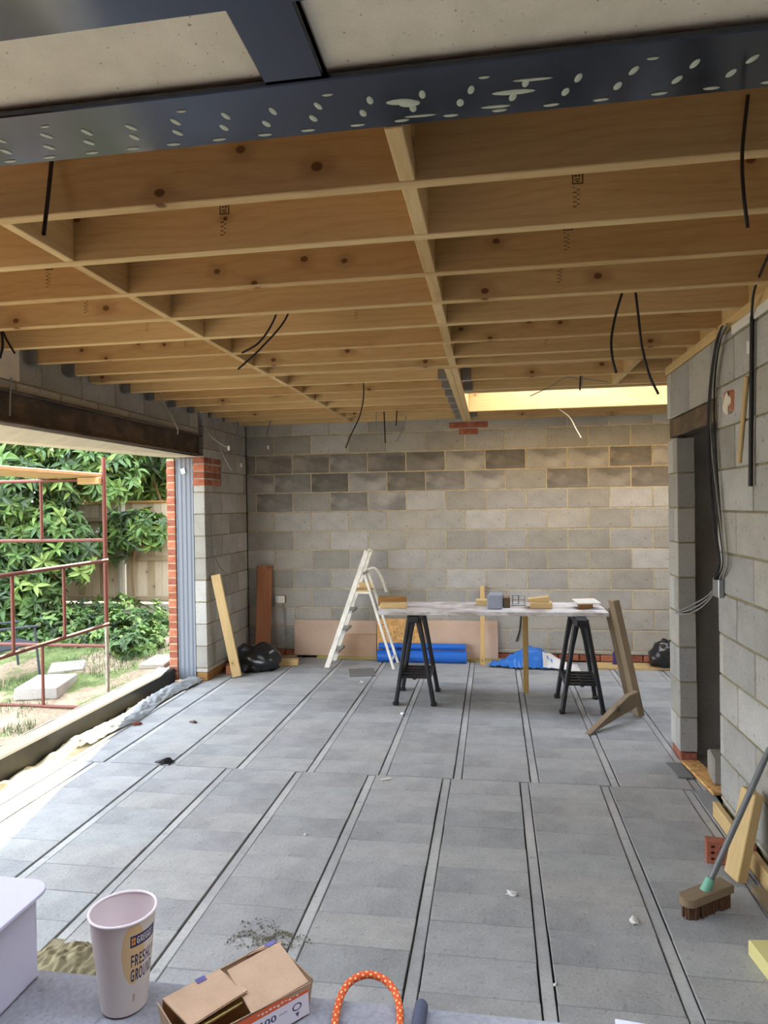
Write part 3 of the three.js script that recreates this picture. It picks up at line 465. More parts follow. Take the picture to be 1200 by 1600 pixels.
  for (const s of [-0.27, 0.27]) {
    part('leg', rod([s, 0, -0.25], [s, 0.6, -0.2], 0.014), F, c); part('leg', rod([s, 0, 0.28], [s, 0.6, 0.2], 0.014), F, c);
    part('armrest', bar([s, 0.61, -0.26], [s, 0.63, 0.28], 0.045, 0.02), F, c); part('back_post', rod([s, 0.4, 0.2], [s, 0.92, 0.36], 0.013), F, c);
  }
  part('seat', bar([0, 0.4, -0.25], [0, 0.37, 0.22], 0.52, 0.018), SL, c); part('backrest', bar([0, 0.42, 0.2], [0, 0.9, 0.355], 0.52, 0.016, 0.004, 0, V(0, 0, 1)), SL, c);
}

// ---------- workbench ----------
function trestle(x, z, label) {
  const t = thing('saw_trestle', label, 'trestle', [x, 0, z], 0, undefined);
  part('top_bar', cbox(0.11, 0.07, 0.56, 0.012), M.black, t, [0, 0.765, 0]);
  for (const s of [-1, 1]) for (const e of [-1, 1]) {
    const l = merge([bar([s * 0.045, 0.76, e * 0.2], [s * 0.165, 0.02, e * 0.235], 0.036, 0.052, 0.008, 0, V(0, 0, 1)), bar([s * 0.105, 0.4, e * 0.212], [s * 0.03, 0.72, e * 0.2], 0.02, 0.04, 0.004, 0, V(0, 0, 1))]);
    part('leg', l, M.black, t); part('foot', cbox(0.05, 0.03, 0.07, 0.008), M.black, t, [s * 0.168, 0.015, e * 0.236]);
  }
  for (const s of [-1, 1]) part('side_rail', bar([s * 0.128, 0.235, -0.24], [s * 0.128, 0.235, 0.24], 0.02, 0.06), M.black, t);
  const sh = part('shelf', merge([-0.2, -0.1, 0, 0.1, 0.2].map((z2) => cbox(0.25, 0.016, 0.05, 0.003).clone().translate(0, 0.24, z2)).concat([cbox(0.03, 0.02, 0.46, 0.003).clone().translate(0, 0.232, 0)])), M.black, t);
  return t;
}
trestle(-0.705, -6.225, 'black plastic saw trestle beside the white stepladder');
trestle(0.718, -6.12, 'black plastic saw trestle beside the leaning weathered plank');
solo('bench_top', 'weathered whitish board laid across two black trestles', 'workbench', cbox(1.97, 0.036, 0.6, 0.004), M.bench, [-0.035, 0.819, -6.25], [0, 0.012, 0]);
const B = 0.838;
{
  solo('timber_offcut', 'thick pale timber offcut at the ladder end of the bench', 'timber', cbox(0.24, 0.045, 0.1, 0.004), M.pine, [-0.9, B + 0.0225, -6.13], [0, 0.05, 0]);
  solo('timber_offcut', 'brown timber offcut behind the pale offcut on the bench', 'timber', cbox(0.26, 0.085, 0.07, 0.004), M.pineDark, [-0.93, B + 0.043, -6.26]);
  const e = solo('grey_block', 'blue-grey rectangular block on the middle of the bench', 'block', cbox(0.125, 0.125, 0.2, 0.006), std({ color: '#8d93a0', roughness: 0.7 }), [0.012, B + 0.063, -6.18], [0, -0.1, 0]);
  solo('timber_offcut', 'small dark-ended timber offcut right of the grey block', 'timber', cbox(0.06, 0.09, 0.16, 0.004), M.oldwood, [0.112, B + 0.045, -6.26]);
  solo('timber_offcut', 'small pale timber offcut left of the grey block', 'timber', cbox(0.1, 0.05, 0.12, 0.004), M.pine, [-0.115, B + 0.025, -6.36]);
  const cl = thing('wire_clip', 'small grey wire frame standing on the bench', 'frame', [0.22, B, -6.35]);
  for (const y of [0.006, 0.05, 0.09]) part('wire', rod([-0.06, y, 0], [0.06, y, 0], 0.005), M.galv, cl);
  for (const x of [-0.055, 0, 0.055]) part('wire', rod([x, 0, 0], [x, 0.095, 0], 0.005), M.galv, cl);
  part('base', cbox(0.13, 0.012, 0.08, 0.003), M.galv, cl, [0, 0.006, 0]);
  solo('timber_offcut', 'pale timber block under the wedge on the bench', 'timber', cbox(0.19, 0.055, 0.14, 0.004), M.pine, [0.41, B + 0.028, -6.2], [0, -0.04, 0]);
  const wg = new THREE.ExtrudeGeometry(new THREE.Shape([V(-0.09, 0), V(0.09, 0), V(0.085, 0.045), V(-0.09, 0.02)].map((v) => new THREE.Vector2(v.x, v.y))), { depth: 0.12, bevelEnabled: true, bevelSize: 0.002, bevelThickness: 0.002, bevelSegments: 1 });
  solo('timber_wedge', 'pale timber wedge on the timber block on the bench', 'timber', wg, M.pine, [0.395, B + 0.058, -6.27], [0, -0.12, 0]);
  solo('timber_offcut', 'small timber offcut under the pale tile on the bench', 'timber', cbox(0.12, 0.05, 0.1, 0.004), M.pineDark, [0.79, B + 0.025, -6.22]);
  solo('tile', 'pale square tile resting on an offcut at the plank end of the bench', 'tile', cbox(0.2, 0.012, 0.2, 0.003), std({ color: '#dcd7cc', roughness: 0.5 }), [0.8, B + 0.057, -6.22], [0.06, 0.15, 0]);
  solo('metal_rule', 'thin grey metal strip beside the pale tile on the bench', 'rule', cbox(0.13, 0.006, 0.02, 0.001), M.galv, [0.87, B + 0.003, -6.13], [0, 0.3, 0]);
  solo('timber_plank', 'weathered plank leaning against the end of the bench', 'plank', bar([1.16, 0.015, -5.86], [0.978, 0.955, -5.9], 0.055, 0.12, 0.004, 0.3, V(0.2, 0, 1)), M.oldwood);
  solo('timber_plank', 'second thin plank leaning behind the weathered plank', 'plank', bar([1.13, 0.02, -6.02], [0.965, 0.86, -6.1], 0.035, 0.1, 0.004, 0.9, V(0.2, 0, 1)), M.oldwood);
  { // tapered brace lying from the floor up to the plank
    const s = new THREE.Shape([[0, 0], [0.62, -0.01], [0.62, 0.1], [0.5, 0.11]].map((p) => new THREE.Vector2(...p)));
    const g = new THREE.ExtrudeGeometry(s, { depth: 0.045, bevelEnabled: true, bevelSize: 0.002, bevelThickness: 0.002, bevelSegments: 1 });
    const d = V(1.1, 0.13, -5.8).sub(V(0.69, 0.01, -5.42)), m = new THREE.Matrix4().makeBasis(d.clone().normalize(), V(0, 1, 0).sub(d.clone().normalize().multiplyScalar(d.clone().normalize().y)).normalize(), d.clone().normalize().cross(V(0, 1, 0).sub(d.clone().normalize().multiplyScalar(d.clone().normalize().y)).normalize()));
    m.setPosition(0.675, 0.006, -5.385); g.applyMatrix4(m);
    solo('timber_brace', 'tapered timber brace from the floor to the weathered plank', 'timber', g, M.oldwood);
  }
  solo('timber_prop', 'upright pine batten under the middle of the bench', 'timber', cbox(0.05, 0.8, 0.045, 0.004, 0.2), tint(M.pine, '#d2c6a8'), [0.282, 0.4, -6.5]);
}
// ---------- against the back wall ----------
{
  solo('timber_batten', 'tall pale batten leaning on the back wall behind the bench', 'timber', bar([-0.135, 0, -7.55], [-0.13, 0.845, -7.77], 0.05, 0.03, 0.003, 0.5, V(0, 0, 1)), tint(M.pine, '#fff8ec'));
  solo('plasterboard_sheet', 'pinkish plasterboard sheet leaning on the back wall behind the ladder', 'board', cbox(0.98, 0.41, 0.0125, 0.002), M.board, [-1.83, 0.236, -7.762], [-0.07, 0, 0]);
  solo('plasterboard_sheet', 'pinkish plasterboard sheet leaning on the back wall behind the blue roll', 'board', cbox(1.37, 0.42, 0.0125, 0.002), M.board, [-0.65, 0.242, -7.762], [-0.07, 0, 0]);
  solo('plasterboard_offcut', 'smaller plasterboard offcut leaning in front of the ladder-side sheet', 'board', cbox(0.42, 0.26, 0.0125, 0.002), tint(M.board, '#e6dccf'), [-1.55, 0.162, -7.732], [-0.05, 0, 0]);
  solo('board_offcut', 'orange strand board offcut leaning against the plasterboard', 'board', cbox(0.54, 0.44, 0.015, 0.002), M.osb, [-1.06, 0.252, -7.728], [-0.06, 0, 0]);
  solo('floor_batten', 'thin pale green batten on the floor under the plasterboard', 'timber', cbox(2.6, 0.03, 0.07, 0.003), tint(M.pine, '#d5e0b8'), [-0.75, 0.0155, -7.755]);
  M.blue = std({ map: canvasTex(512, 128, (c, w, h) => { c.fillStyle = '#1f66c4'; c.fillRect(0, 0, w, h); c.fillStyle = '#123a78'; for (let i = 0; i < 14; i++) c.fillRect(180 + (i * 53) % 300, 20 + (i * 37) % 90, 34, 10); }), roughness: 0.4 });
  M.bluePlain = std({ color: '#2468c8', roughness: 0.4 });
  const roll = (r, l, wob) => { const g = new THREE.CylinderGeometry(r, r, l, 28, 10).rotateZ(Math.PI / 2), p = g.attributes.position; for (let i = 0; i < p.count; i++) p.setY(i, p.getY(i) * (0.92 + wob * vn(p.getX(i) * 9 + 20, 3, 99, 99, 2))); g.computeVertexNormals(); return g; };
  solo('membrane_roll', 'blue plastic membrane roll on the floor behind the ladder', 'roll', roll(0.068, 1.0, 0.1), M.blue, [-0.81, 0.067, -7.64], [0, 0.0, 0]);
  solo('membrane_roll', 'thin blue plastic roll lying on top of the thicker blue roll', 'roll', roll(0.036, 0.98, 0.1), M.blue, [-0.81, 0.174, -7.66], [0, 0.0, 0]);
  // crumpled blue sheet, pale underside folded over
  const tarp = thing('plastic_sheet', 'crumpled blue plastic sheet with pale underside by the back wall', 'sheet');
  const sheet = (nx, nz, f, m, name) => { const P = [], U = [], I = []; for (let j = 0; j <= nz; j++) for (let i = 0; i <= nx; i++) { const q = f(i / nx, j / nz); P.push(...q); U.push(i / nx, j / nz); if (i && j) { const a = j * (nx + 1) + i; I.push(a - nx - 2, a - 1, a, a - nx - 2, a, a - nx - 1); } } return part(name, geo(P, U, null, I), m, tarp); };
  const nz2 = (x, z, s) => vn(x * s + 40, z * s + 40, 300, 300, 77) - 0.5;
  sheet(70, 40, (u, v) => { const x = lerp(-0.05, 0.62, u), z = lerp(-7.69, -7.4, v) + nz2(x, 3, 4) * 0.12, e = Math.min(1, Math.sin(v * Math.PI) * 1.4); return [x + nz2(z, x, 6) * 0.05, 0.012 + e * sst(0, 0.6, u) * (1 - 0.6 * sst(0.75, 1, u)) * 0.17 * (0.75 + nz2(x, z, 5)) + Math.abs(nz2(x * 2, z, 14)) * 0.05, z]; }, std({ color: '#2e74cc', roughness: 0.35, side: THREE.DoubleSide }), 'blue_side');
  sheet(40, 30, (u, v) => { const x = lerp(0.5, 0.88, u), z = lerp(-7.65, -7.34, v) + nz2(x, 9, 5) * 0.1; return [x, 0.012 + (1 - u) * 0.15 * Math.sin(Math.min(1, v * 1.1) * Math.PI * 0.9 + 0.2) + Math.abs(nz2(x, z, 12)) * 0.04, z]; }, std({ color: '#d8d8d8', roughness: 0.5, side: THREE.DoubleSide }), 'pale_fold');
  // right of the bench
  M.bag = phys({ color: new THREE.Color().setRGB(0.012, 0.012, 0.014), roughness: 0.32, clearcoat: 0.3 });
  solo('rubbish_bag', 'black rubbish bag on the plank near the partition end', 'bag', lump(0.2, 0.2, 0.16, 5, 0.3, 2.6, 12, 1.2), M.bag, [1.79, 0.029, -7.58]);
  solo('timber_plank', 'long pine plank lying on the floor under the rubbish bag', 'plank', cbox(1.1, 0.028, 0.22, 0.004), M.pine, [1.6, 0.014, -7.6]);
  const tub = thing('spray_tube', 'small dark purple tube standing near the wall behind the plank', 'tube', [1.27, 0, -7.62]);
  part('tube_body', new THREE.CylinderGeometry(0.025, 0.025, 0.16, 16).translate(0, 0.08, 0), std({ color: '#3a2a6a', roughness: 0.4 }), tub); part('tube_cap', new THREE.ConeGeometry(0.012, 0.05, 12).translate(0, 0.185, 0), M.black, tub);
  // left corner
  solo('timber_post', 'pine post leaning on the block return by the opening', 'timber', bar([-2.66, 0.01, -6.8], [-2.83, 1.08, -6.69], 0.095, 0.07, 0.005, 0.4, V(0.3, 0, 1)), M.pine);
  solo('timber_plank', 'reddish brown plank standing upright in the far corner', 'plank', bar([-2.68, 0.01, -7.66], [-2.67, 1.08, -7.77], 0.175, 0.04, 0.004, 0.4, V(0, 0, 1)), M.redwood);
  solo('rubbish_bag', 'shiny black rubbish bag slumped below the reddish plank', 'bag', lump(0.27, 0.2, 0.2, 5, 0.35, 2.4, 31, 1.3), M.bag, [-2.56, 0, -7.12]);
  solo('timber_offcut', 'short pine offcut on the floor beside the slumped rubbish bag', 'timber', cbox(0.23, 0.07, 0.1, 0.005), M.pine, [-2.28, 0.036, -7.36], [0, 0.2, 0]);
  solo('timber_offcut', 'brown offcut behind the short pine offcut', 'timber', cbox(0.26, 0.06, 0.12, 0.005), M.oldwood, [-2.37, 0.03, -7.56], [0, 0.25, 0]);
  solo('timber_offcut', 'orange timber scrap between the leaning post and rubbish bag', 'timber', cbox(0.09, 0.09, 0.14, 0.005), M.redwood, [-2.8, 0.045, -6.96], [0, 0.4, 0]);
  const so = thing('socket_box', 'pale double socket on the back wall beside the reddish plank', 'socket', [-2.495, 0.68, -7.808]);
  part('back_box', cbox(0.12, 0.09, 0.04, 0.004), M.galv, so, [0, 0, 0.02]); part('face_plate', cbox(0.085, 0.086, 0.012, 0.003), std({ color: '#e6e2cf', roughness: 0.4 }), so, [0.018, 0, 0.045]);
  const pb = thing('socket_box', 'small metal back box on the block return by the opening', 'socket', [-2.9, 1.31, -6.78]);
  part('back_box', cbox(0.03, 0.085, 0.06, 0.003), M.galv, pb, [0.017, 0, 0]);
  solo('floor_tile', 'dark square slate piece on the floor near the ladder', 'tile', cbox(0.27, 0.012, 0.3, 0.003), std({ color: '#6e6e6c', roughness: 0.9 }), [-1.39, 0.007, -7.09], [0, 0.25, 0]);
}
{ // stepladder
  const W2 = std({ map: tex(128, 128, (u, v) => { const a = fbm(u, v, 8, 8, 991, 4), k = 226 + (a - 0.5) * 40; return [k, k * 0.985, k * 0.93]; }, [0.4, 0.4]), roughness: 0.5, metalness: 0.1 });
  const t = thing('stepladder', 'white painted stepladder with spread legs by the back wall', 'ladder', [-1.5, 0, -7.395]);
  const sx = (y) => -0.305 + 0.45 * y / 1.27; // front stile x at height y
  for (const z of [0.16, -0.16]) {
    part('stile', bar([sx(0) , 0.01, z * 1.05], [sx(1.28), 1.28, z * 0.72], 0.024, 0.055, 0.004, 0, V(1, 0, 0)), W2, t);
    part('rear_leg', bar([0.43, 0.01, z * 1.02], [0.115, 1.03, z * 0.72], 0.02, 0.028, 0.004, 0, V(1, 0, 0)), W2, t);
    part('foot', cbox(0.07, 0.02, 0.035, 0.004), M.cableG, t, [sx(0), 0.01, z * 1.05]);
  }
  for (const y of [0.18, 0.41, 0.62]) part('tread', cbox(0.1, 0.026, 0.36 - y * 0.1, 0.004), M.galv, t, [sx(y) + 0.02, y, 0]);
  part('platform', merge([bar([sx(0.83), 0.83, 0.13], [0.19, 0.825, 0.13], 0.02, 0.022, 0.003), bar([sx(0.83), 0.83, -0.13], [0.19, 0.825, -0.13], 0.02, 0.022, 0.003)]), W2, t);
  part('platform_board', cbox(0.19, 0.02, 0.27, 0.004), M.pine, t, [0.08, 0.845, 0]);
  part('tray', cbox(0.16, 0.075, 0.012, 0.003), M.pine, t, [0.09, 0.875, -0.12]);
  part('crossbar', bar([0.4, 0.1, -0.16], [0.4, 0.1, 0.16], 0.02, 0.02), W2, t); part('crossbar', rod([sx(1.26), 1.262, -0.13], [sx(1.26), 1.262, 0.14], 0.01), W2, t);
  part('hinge', rod([0.1, 1.03, -0.15], [0.1, 1.03, 0.155], 0.014), M.galv, t);
  part('grab_rail', tube([[0.1, 1.05, -0.14], [0.18, 1.07, -0.14], [0.25, 0.98, -0.15], [0.29, 0.86, -0.16], [0.31, 0.8, -0.165]], 0.016, 30, 10), W2, t);
}
// ---------- by the doorway and the right wall ----------
{
  solo('plywood_strip', 'plywood threshold strip on the floor of the doorway', 'board', bar([1.285, 0.01, -4.86], [1.335, 0.01, -4.33], 0.12, 0.018, 0.003), M.osb);
  solo('concrete_block', 'loose rough concrete block standing inside the doorway', 'block', cbox(0.1, 0.16, 0.2, 0.012), tint(M.block, '#d0ccc4'), [1.37, 0.1, -4.53], [0, -0.12, 0]);
  solo('slate_piece', 'dark grey slate offcut on the floor before the doorway', 'tile', cbox(0.1, 0.01, 0.25, 0.002), std({ color: '#77797a', roughness: 0.95 }), [1.18, 0.006, -4.7], [0, 0.06, 0]);
  const br = thing('broom', 'broom with grey handle leaning towards the block partition', 'broom', [0.875, 0, -3.1], 0.62);
  const headS = []; for (let i = 0; i <= 20; i++) { const a = Math.PI * (i / 20) + Math.PI / 2; headS.push(new THREE.Vector2(-0.1 + Math.cos(a) * 0.035, Math.sin(a) * 0.035)); } for (let i = 0; i <= 4; i++) headS.push(new THREE.Vector2(0.135 + i * 0.002, -0.035 + i * 0.0175));
  const brh = part('head', new THREE.ExtrudeGeometry(new THREE.Shape(headS), { depth: 0.03, bevelEnabled: true, bevelSize: 0.003, bevelThickness: 0.003, bevelSegments: 2 }).rotateX(-Math.PI / 2), M.oldwood, br, [0, 0.062, 0]);
  const bris = []; for (let i = 0; i < 17; i++) for (let j = 0; j < 5; j++) { const x = -0.115 + i * 0.0145, z = -0.027 + j * 0.0135; if (x < -0.1 && Math.abs(z) > 0.02) continue; bris.push(rod([x, 0.064, z], [x + rr(-0.006, 0.006), 0.002, z + rr(-0.006, 0.006)], 0.0075, 0.0065, 6)); }
  bris.push(cbox(0.225, 0.055, 0.05, 0.006).clone().translate(0.012, 0.034, 0));
  part('bristles', merge(bris).translate(0, -0.062, 0), std({ color: '#5e4230', roughness: 1 }), brh);
  part('socket', rod([0, 0.085, 0], [0.03, 0.135, 0.005], 0.022, 0.018, 16), std({ color: '#6fae96', roughness: 0.5 }), br, undefined, undefined, 'turquoise plastic handle socket');
  const hd = V(1.18, 0.66, -3.22); br.updateMatrixWorld(true); const le = br.worldToLocal(hd.clone()), l0 = V(0.02, 0.11, 0.003);
  part('handle', rod(l0.toArray(), le.clone().sub(l0).multiplyScalar(1.02).add(l0).toArray(), 0.0125), std({ color: '#6d7070', roughness: 0.5, metalness: 0.3 }), br);
  solo('timber_post', 'yellow pine offcut leaning on the partition wall behind the broom', 'timber', bar([1.085, 0.015, -3.37], [1.165, 0.42, -3.37], 0.05, 0.1, 0.004, 0.2, V(0.3, 0, 1)), M.pine);
  { // perforated brick: three rows of round holes bored through
    const s = new THREE.Shape([[-0.1075, -0.051], [0.1075, -0.051], [0.1075, 0.051], [-0.1075, 0.051]].map((p) => new THREE.Vector2(...p)));
    for (let i = 0; i < 5; i++) for (let j = -1; j <= 1; j++) { const h = new THREE.Path(); h.absellipse(-0.08 + i * 0.04, j * 0.029, 0.011, 0.009, 0, Math.PI * 2); s.holes.push(h); }
    const g = new THREE.ExtrudeGeometry(s, { depth: 0.062, bevelEnabled: true, bevelSize: 0.0015, bevelThickness: 0.0015, bevelSegments: 1, curveSegments: 10 });
    solo('perforated_brick', 'red brick with holes standing on edge behind the yellow offcut', 'brick', g, M.brickV[1], [1.12, 0.053, -3.56], [0, -0.15, 0]);
  }
  solo('foam_offcut', 'pale yellow insulation board offcut on the floor', 'board', cbox(0.3, 0.06, 0.24, 0.004), std({ color: '#d9cf8e', roughness: 0.9 }), [1.115, 0.031, -2.72], [0, 0.12, 0]);
  solo('edge_timber', 'grey dusty batten on the floor along the partition wall', 'timber', cbox(0.05, 0.03, 0.4, 0.004), M.oldwood, [1.155, 0.016, -3.08], [0, 0.05, 0]);
  // fixings on the wall
  const jb = thing('junction_box', 'grey metal back box at the doorway edge', 'socket', [1.228, 1.285, -3.98]); part('back_box', cbox(0.03, 0.1, 0.1, 0.003), M.galv, jb, [-0.016, 0, 0]);
  solo('conduit', 'black capping pipe running down the partition wall', 'pipe', tube([[1.212, 2.62, -3.447], [1.212, 2.31, -3.464], [1.21, 1.827, -3.486]], 0.011, 20, 8), M.cableB);
  solo('pipe_clip', 'white clip beside the black pipe on the partition wall', 'clip', cbox(0.02, 0.06, 0.03, 0.003), M.cableW, [1.218, 2.49, -3.5]);
  solo('timber_lath', 'thin pale lath fixed upright on the partition wall', 'timber', bar([1.221, 1.95, -3.67], [1.221, 2.36, -3.555], 0.012, 0.03, 0.002, 0.2, V(0, 0, 1)), M.pine);
  solo('plaster_strip', 'white plaster board strip at the top of the partition wall', 'strip', cbox(0.014, 0.045, 1.3, 0.002), std({ color: '#dedbd2', roughness: 0.9 }), [1.221, 2.63, -3.09]);
}

// ---------- cables ----------
const CM = [M.cableB, M.cableG, M.cableW];
for (const [label, r, m, pts] of [
  ['thick black cable end hanging behind the navy steel beam at the scaffold side', 0.0065, 0, [[-1.37, 2.9, -2.0], [-1.378, 2.753, -1.985], [-1.385, 2.63, -1.97]]],
  ['longer black cable of the pair dangling from the joists, crossing over its twin', 0.005, 0, [[-0.953, 2.913, -3.4], [-0.959, 2.843, -3.29], [-0.997, 2.706, -3.29], [-1.126, 2.564, -3.29], [-1.255, 2.458, -3.29]]],
  ['shorter black cable of the pair dangling from the joists', 0.005, 0, [[-0.95, 2.913, -3.39], [-0.982, 2.842, -3.27], [-1.016, 2.806, -3.27], [-1.057, 2.689, -3.27], [-1.135, 2.582, -3.27], [-1.226, 2.533, -3.27]]],
  ['curved black cable hanging from the double joist above the ladder', 0.005, 0, [[-1.014, 2.884, -5.25], [-0.986, 2.753, -5.25], [-0.983, 2.613, -5.25], [-1.016, 2.465, -5.25], [-1.089, 2.318, -5.25], [-1.132, 2.219, -5.25]]],
  ['straight thick black cable hanging above the ladder', 0.007, 0, [[-1.076, 2.9, -6.85], [-1.074, 2.736, -6.85], [-1.066, 2.4, -6.85]]],
  ['thin grey cable hanging beside the straight thick black cable', 0.005, 1, [[-1.123, 2.9, -6.85], [-1.153, 2.739, -6.85], [-1.155, 2.558, -6.85]]],
  ['short black cable hanging near the double trimmer', 0.006, 0, [[-0.976, 2.85, -7.12], [-0.98, 2.72, -7.1], [-0.973, 2.588, -7.0]]],
  ['bent grey cable hanging near the double trimmer', 0.005, 1, [[-0.896, 2.744, -7.2], [-0.905, 2.629, -7.2], [-0.997, 2.442, -7.2]]],
  ['grey cable hanging in front of the brown steel beam', 0.006, 1, [[-2.73, 2.9, -5.4], [-2.747, 2.725, -5.4], [-2.704, 2.632, -5.4], [-2.635, 2.51, -5.4], [-2.596, 2.423, -5.4], [-2.599, 2.386, -5.4]]],
  ['grey cable swinging outwards by the end of the brown steel beam', 0.006, 1, [[-2.809, 2.9, -6.25], [-2.808, 2.757, -6.25], [-2.769, 2.643, -6.25], [-2.688, 2.483, -6.25], [-2.598, 2.402, -6.25], [-2.49, 2.339, -6.25]]],
  ['long grey cable trailing down across the brick padstone', 0.006, 1, [[-2.786, 2.9, -6.7], [-2.828, 2.787, -6.7], [-2.835, 2.656, -6.7], [-2.804, 2.486, -6.7], [-2.738, 2.326, -6.7], [-2.643, 2.147, -6.7]]],
  ['grey cable sagging back against the block return', 0.006, 1, [[-2.793, 2.786, -7.0], [-2.806, 2.526, -7.0], [-2.852, 2.321, -7.0], [-2.88, 2.206, -7.0], [-2.885, 2.014, -7.0]]],
  ['grey cable with a white taped end in the far corner', 0.006, 1, [[-2.745, 2.9, -7.2], [-2.75, 2.632, -7.2], [-2.757, 2.474, -7.2], [-2.734, 2.332, -7.2], [-2.729, 2.233, -7.2]]],
  ['thinner grey cable joining the white taped end in the far corner', 0.005, 1, [[-2.662, 2.9, -7.22], [-2.697, 2.734, -7.22], [-2.721, 2.615, -7.22], [-2.744, 2.434, -7.22], [-2.732, 2.263, -7.22]]],
  ['short grey cable with a white tip in front of the back wall', 0.006, 1, [[-2.478, 2.8, -7.53], [-2.501, 2.564, -7.4], [-2.484, 2.44, -7.4]]],
  ['black cable hanging with a kink before the skylight', 0.006, 0, [[0.664, 2.889, -3.32], [0.623, 2.783, -3.32], [0.57, 2.608, -3.32], [0.554, 2.505, -3.32], [0.559, 2.431, -3.32], [0.575, 2.361, -3.32]]],
  ['longer black cable hanging straight towards the partition wall', 0.006, 0, [[0.649, 2.888, -3.33], [0.662, 2.783, -3.33], [0.677, 2.634, -3.33], [0.695, 2.47, -3.33], [0.728, 2.336, -3.33], [0.763, 2.257, -3.33]]],
  ['black cable hanging just behind the navy steel beam', 0.005, 0, [[0.7, 2.86, -2.005], [0.672, 2.69, -1.97], [0.657, 2.564, -1.92], [0.666, 2.472, -1.92]]],
  ['black cable dropping from the joists to the wall pipe', 0.006, 0, [[1.17, 2.9, -3.0], [1.15, 2.8, -3.06], [1.17, 2.7, -3.3], [1.208, 2.62, -3.445]]],
  ['short black cable hanging above the bench', 0.006, 0, [[0.692, 2.87, -5.294], [0.667, 2.708, -5.35], [0.661, 2.611, -5.35]]],
  ['short grey cable beside the black one above the bench', 0.005, 1, [[0.72, 2.826, -5.35], [0.686, 2.731, -5.35], [0.671, 2.64, -5.35]]],
  ['thin grey wire looping below the joists before the skylight', 0.004, 1, [[0.305, 2.621, -5.6], [0.465, 2.691, -5.6], [0.59, 2.757, -5.6], [0.713, 2.741, -5.6], [0.907, 2.708, -5.6]]],
  ['white cable hanging in front of the back wall below the skylight', 0.006, 2, [[0.6, 2.76, -7.088], [0.785, 2.637, -7.2], [0.847, 2.517, -7.2], [0.896, 2.425, -7.2]]],
  ['black cable dangling below the joists at the brown beam', 0.006, 0, [[-2.862, 2.92, -3.5], [-2.743, 2.811, -3.5], [-2.705, 2.736, -3.5], [-2.654, 2.654, -3.5]]],
  ['looped black cable at the brown beam', 0.007, 0, [[-2.783, 2.836, -3.45], [-2.704, 2.778, -3.45], [-2.69, 2.688, -3.45], [-2.708, 2.618, -3.45]]],
  ['thin grey cable over the pale block above the brown beam', 0.005, 1, [[-2.868, 2.572, -3.75], [-2.88, 2.457, -3.75], [-2.885, 2.341, -3.75]]],
  ['grey cable running down to the metal box on the block return', 0.005, 1, [[-2.885, 1.826, -6.718], [-2.885, 1.46, -6.735], [-2.885, 1.34, -6.746]]],
  ['grey cable ends poking out of the metal box on the block return', 0.005, 1, [[-2.873, 1.288, -6.76], [-2.86, 1.15, -6.863], [-2.86, 1.002, -7.179]]],
  ['grey cable trailing below the pale double socket', 0.006, 1, [[-2.463, 0.637, -7.775], [-2.449, 0.501, -7.78], [-2.445, 0.311, -7.78], [-2.432, 0.123, -7.74]]],
  ['black cable running down the back wall behind the bench', 0.009, 0, [[0.3, 0.6, -7.797], [0.294, 0.489, -7.797], [0.278, 0.345, -7.797], [0.24, 0.22, -7.795]]],
]) {
  const cap = /white taped end in|white tip in front|swinging/.test(label);
  if (!cap || /thinner/.test(label)) { solo('cable', label, 'cable', tube(pts, r, 40, 8), CM[m], [0, 0, 0], undefined, 'loose cables'); continue; }
  const t = thing('cable', label, 'cable', [0, 0, 0], 0, 'loose cables'); part('sheath', tube(pts, r, 40, 8), CM[m], t); part('end_cap', new THREE.CapsuleGeometry(0.012, 0.025, 4, 10), M.cableW, t, pts[pts.length - 1], undefined, 'white taped end');
}
const bundle = [[1.195, 2.66, -3.771], [1.195, 2.615, -3.864], [1.195, 2.433, -3.977], [1.195, 2.229, -4.017], [1.195, 2.016, -4.002], [1.195, 1.805, -3.955], [1.195, 1.598, -3.898], [1.195, 1.431, -3.852], [1.195, 1.334, -3.95]];
for (let i = 0; i < 5; i++) solo('cable', i < 4 ? 'black cable in the bundle looping beside the doorway' : 'grey cable among the black bundle looping beside the doorway', 'cable', tube(bundle.map(([x, y, z], k) => [x - 0.012 + 0.008 * ((i * 2) % 5) - (k === 8 ? 0 : 0.004 * i), y, z + (k === 8 ? 0 : Math.sin(i * 2.1 + k * 0.9) * 0.022 + (i - 2) * 0.012)]), 0.0046, 60, 8), i < 4 ? M.cableB : M.cableG, [0, 0, 0], undefined, 'cable bundle beside the doorway');
for (let i = 0; i < 3; i++) solo('cable', ['highest', 'middle', 'lowest'][i] + ' grey cable of the loop drooping across the doorway', 'cable', tube([[1.205, 1.29 - i * 0.01, -3.99], [1.2, 1.215 - i * 0.018, -4.15], [1.21, 1.113 - i * 0.024, -4.5], [1.213, 1.052 - i * 0.014, -4.72], [1.222 - i * 0.004, 1.015 - i * 0.006, -4.9]], 0.0038, 40, 8), M.cableG, [0, 0, 0], undefined, 'cable loop across the doorway');

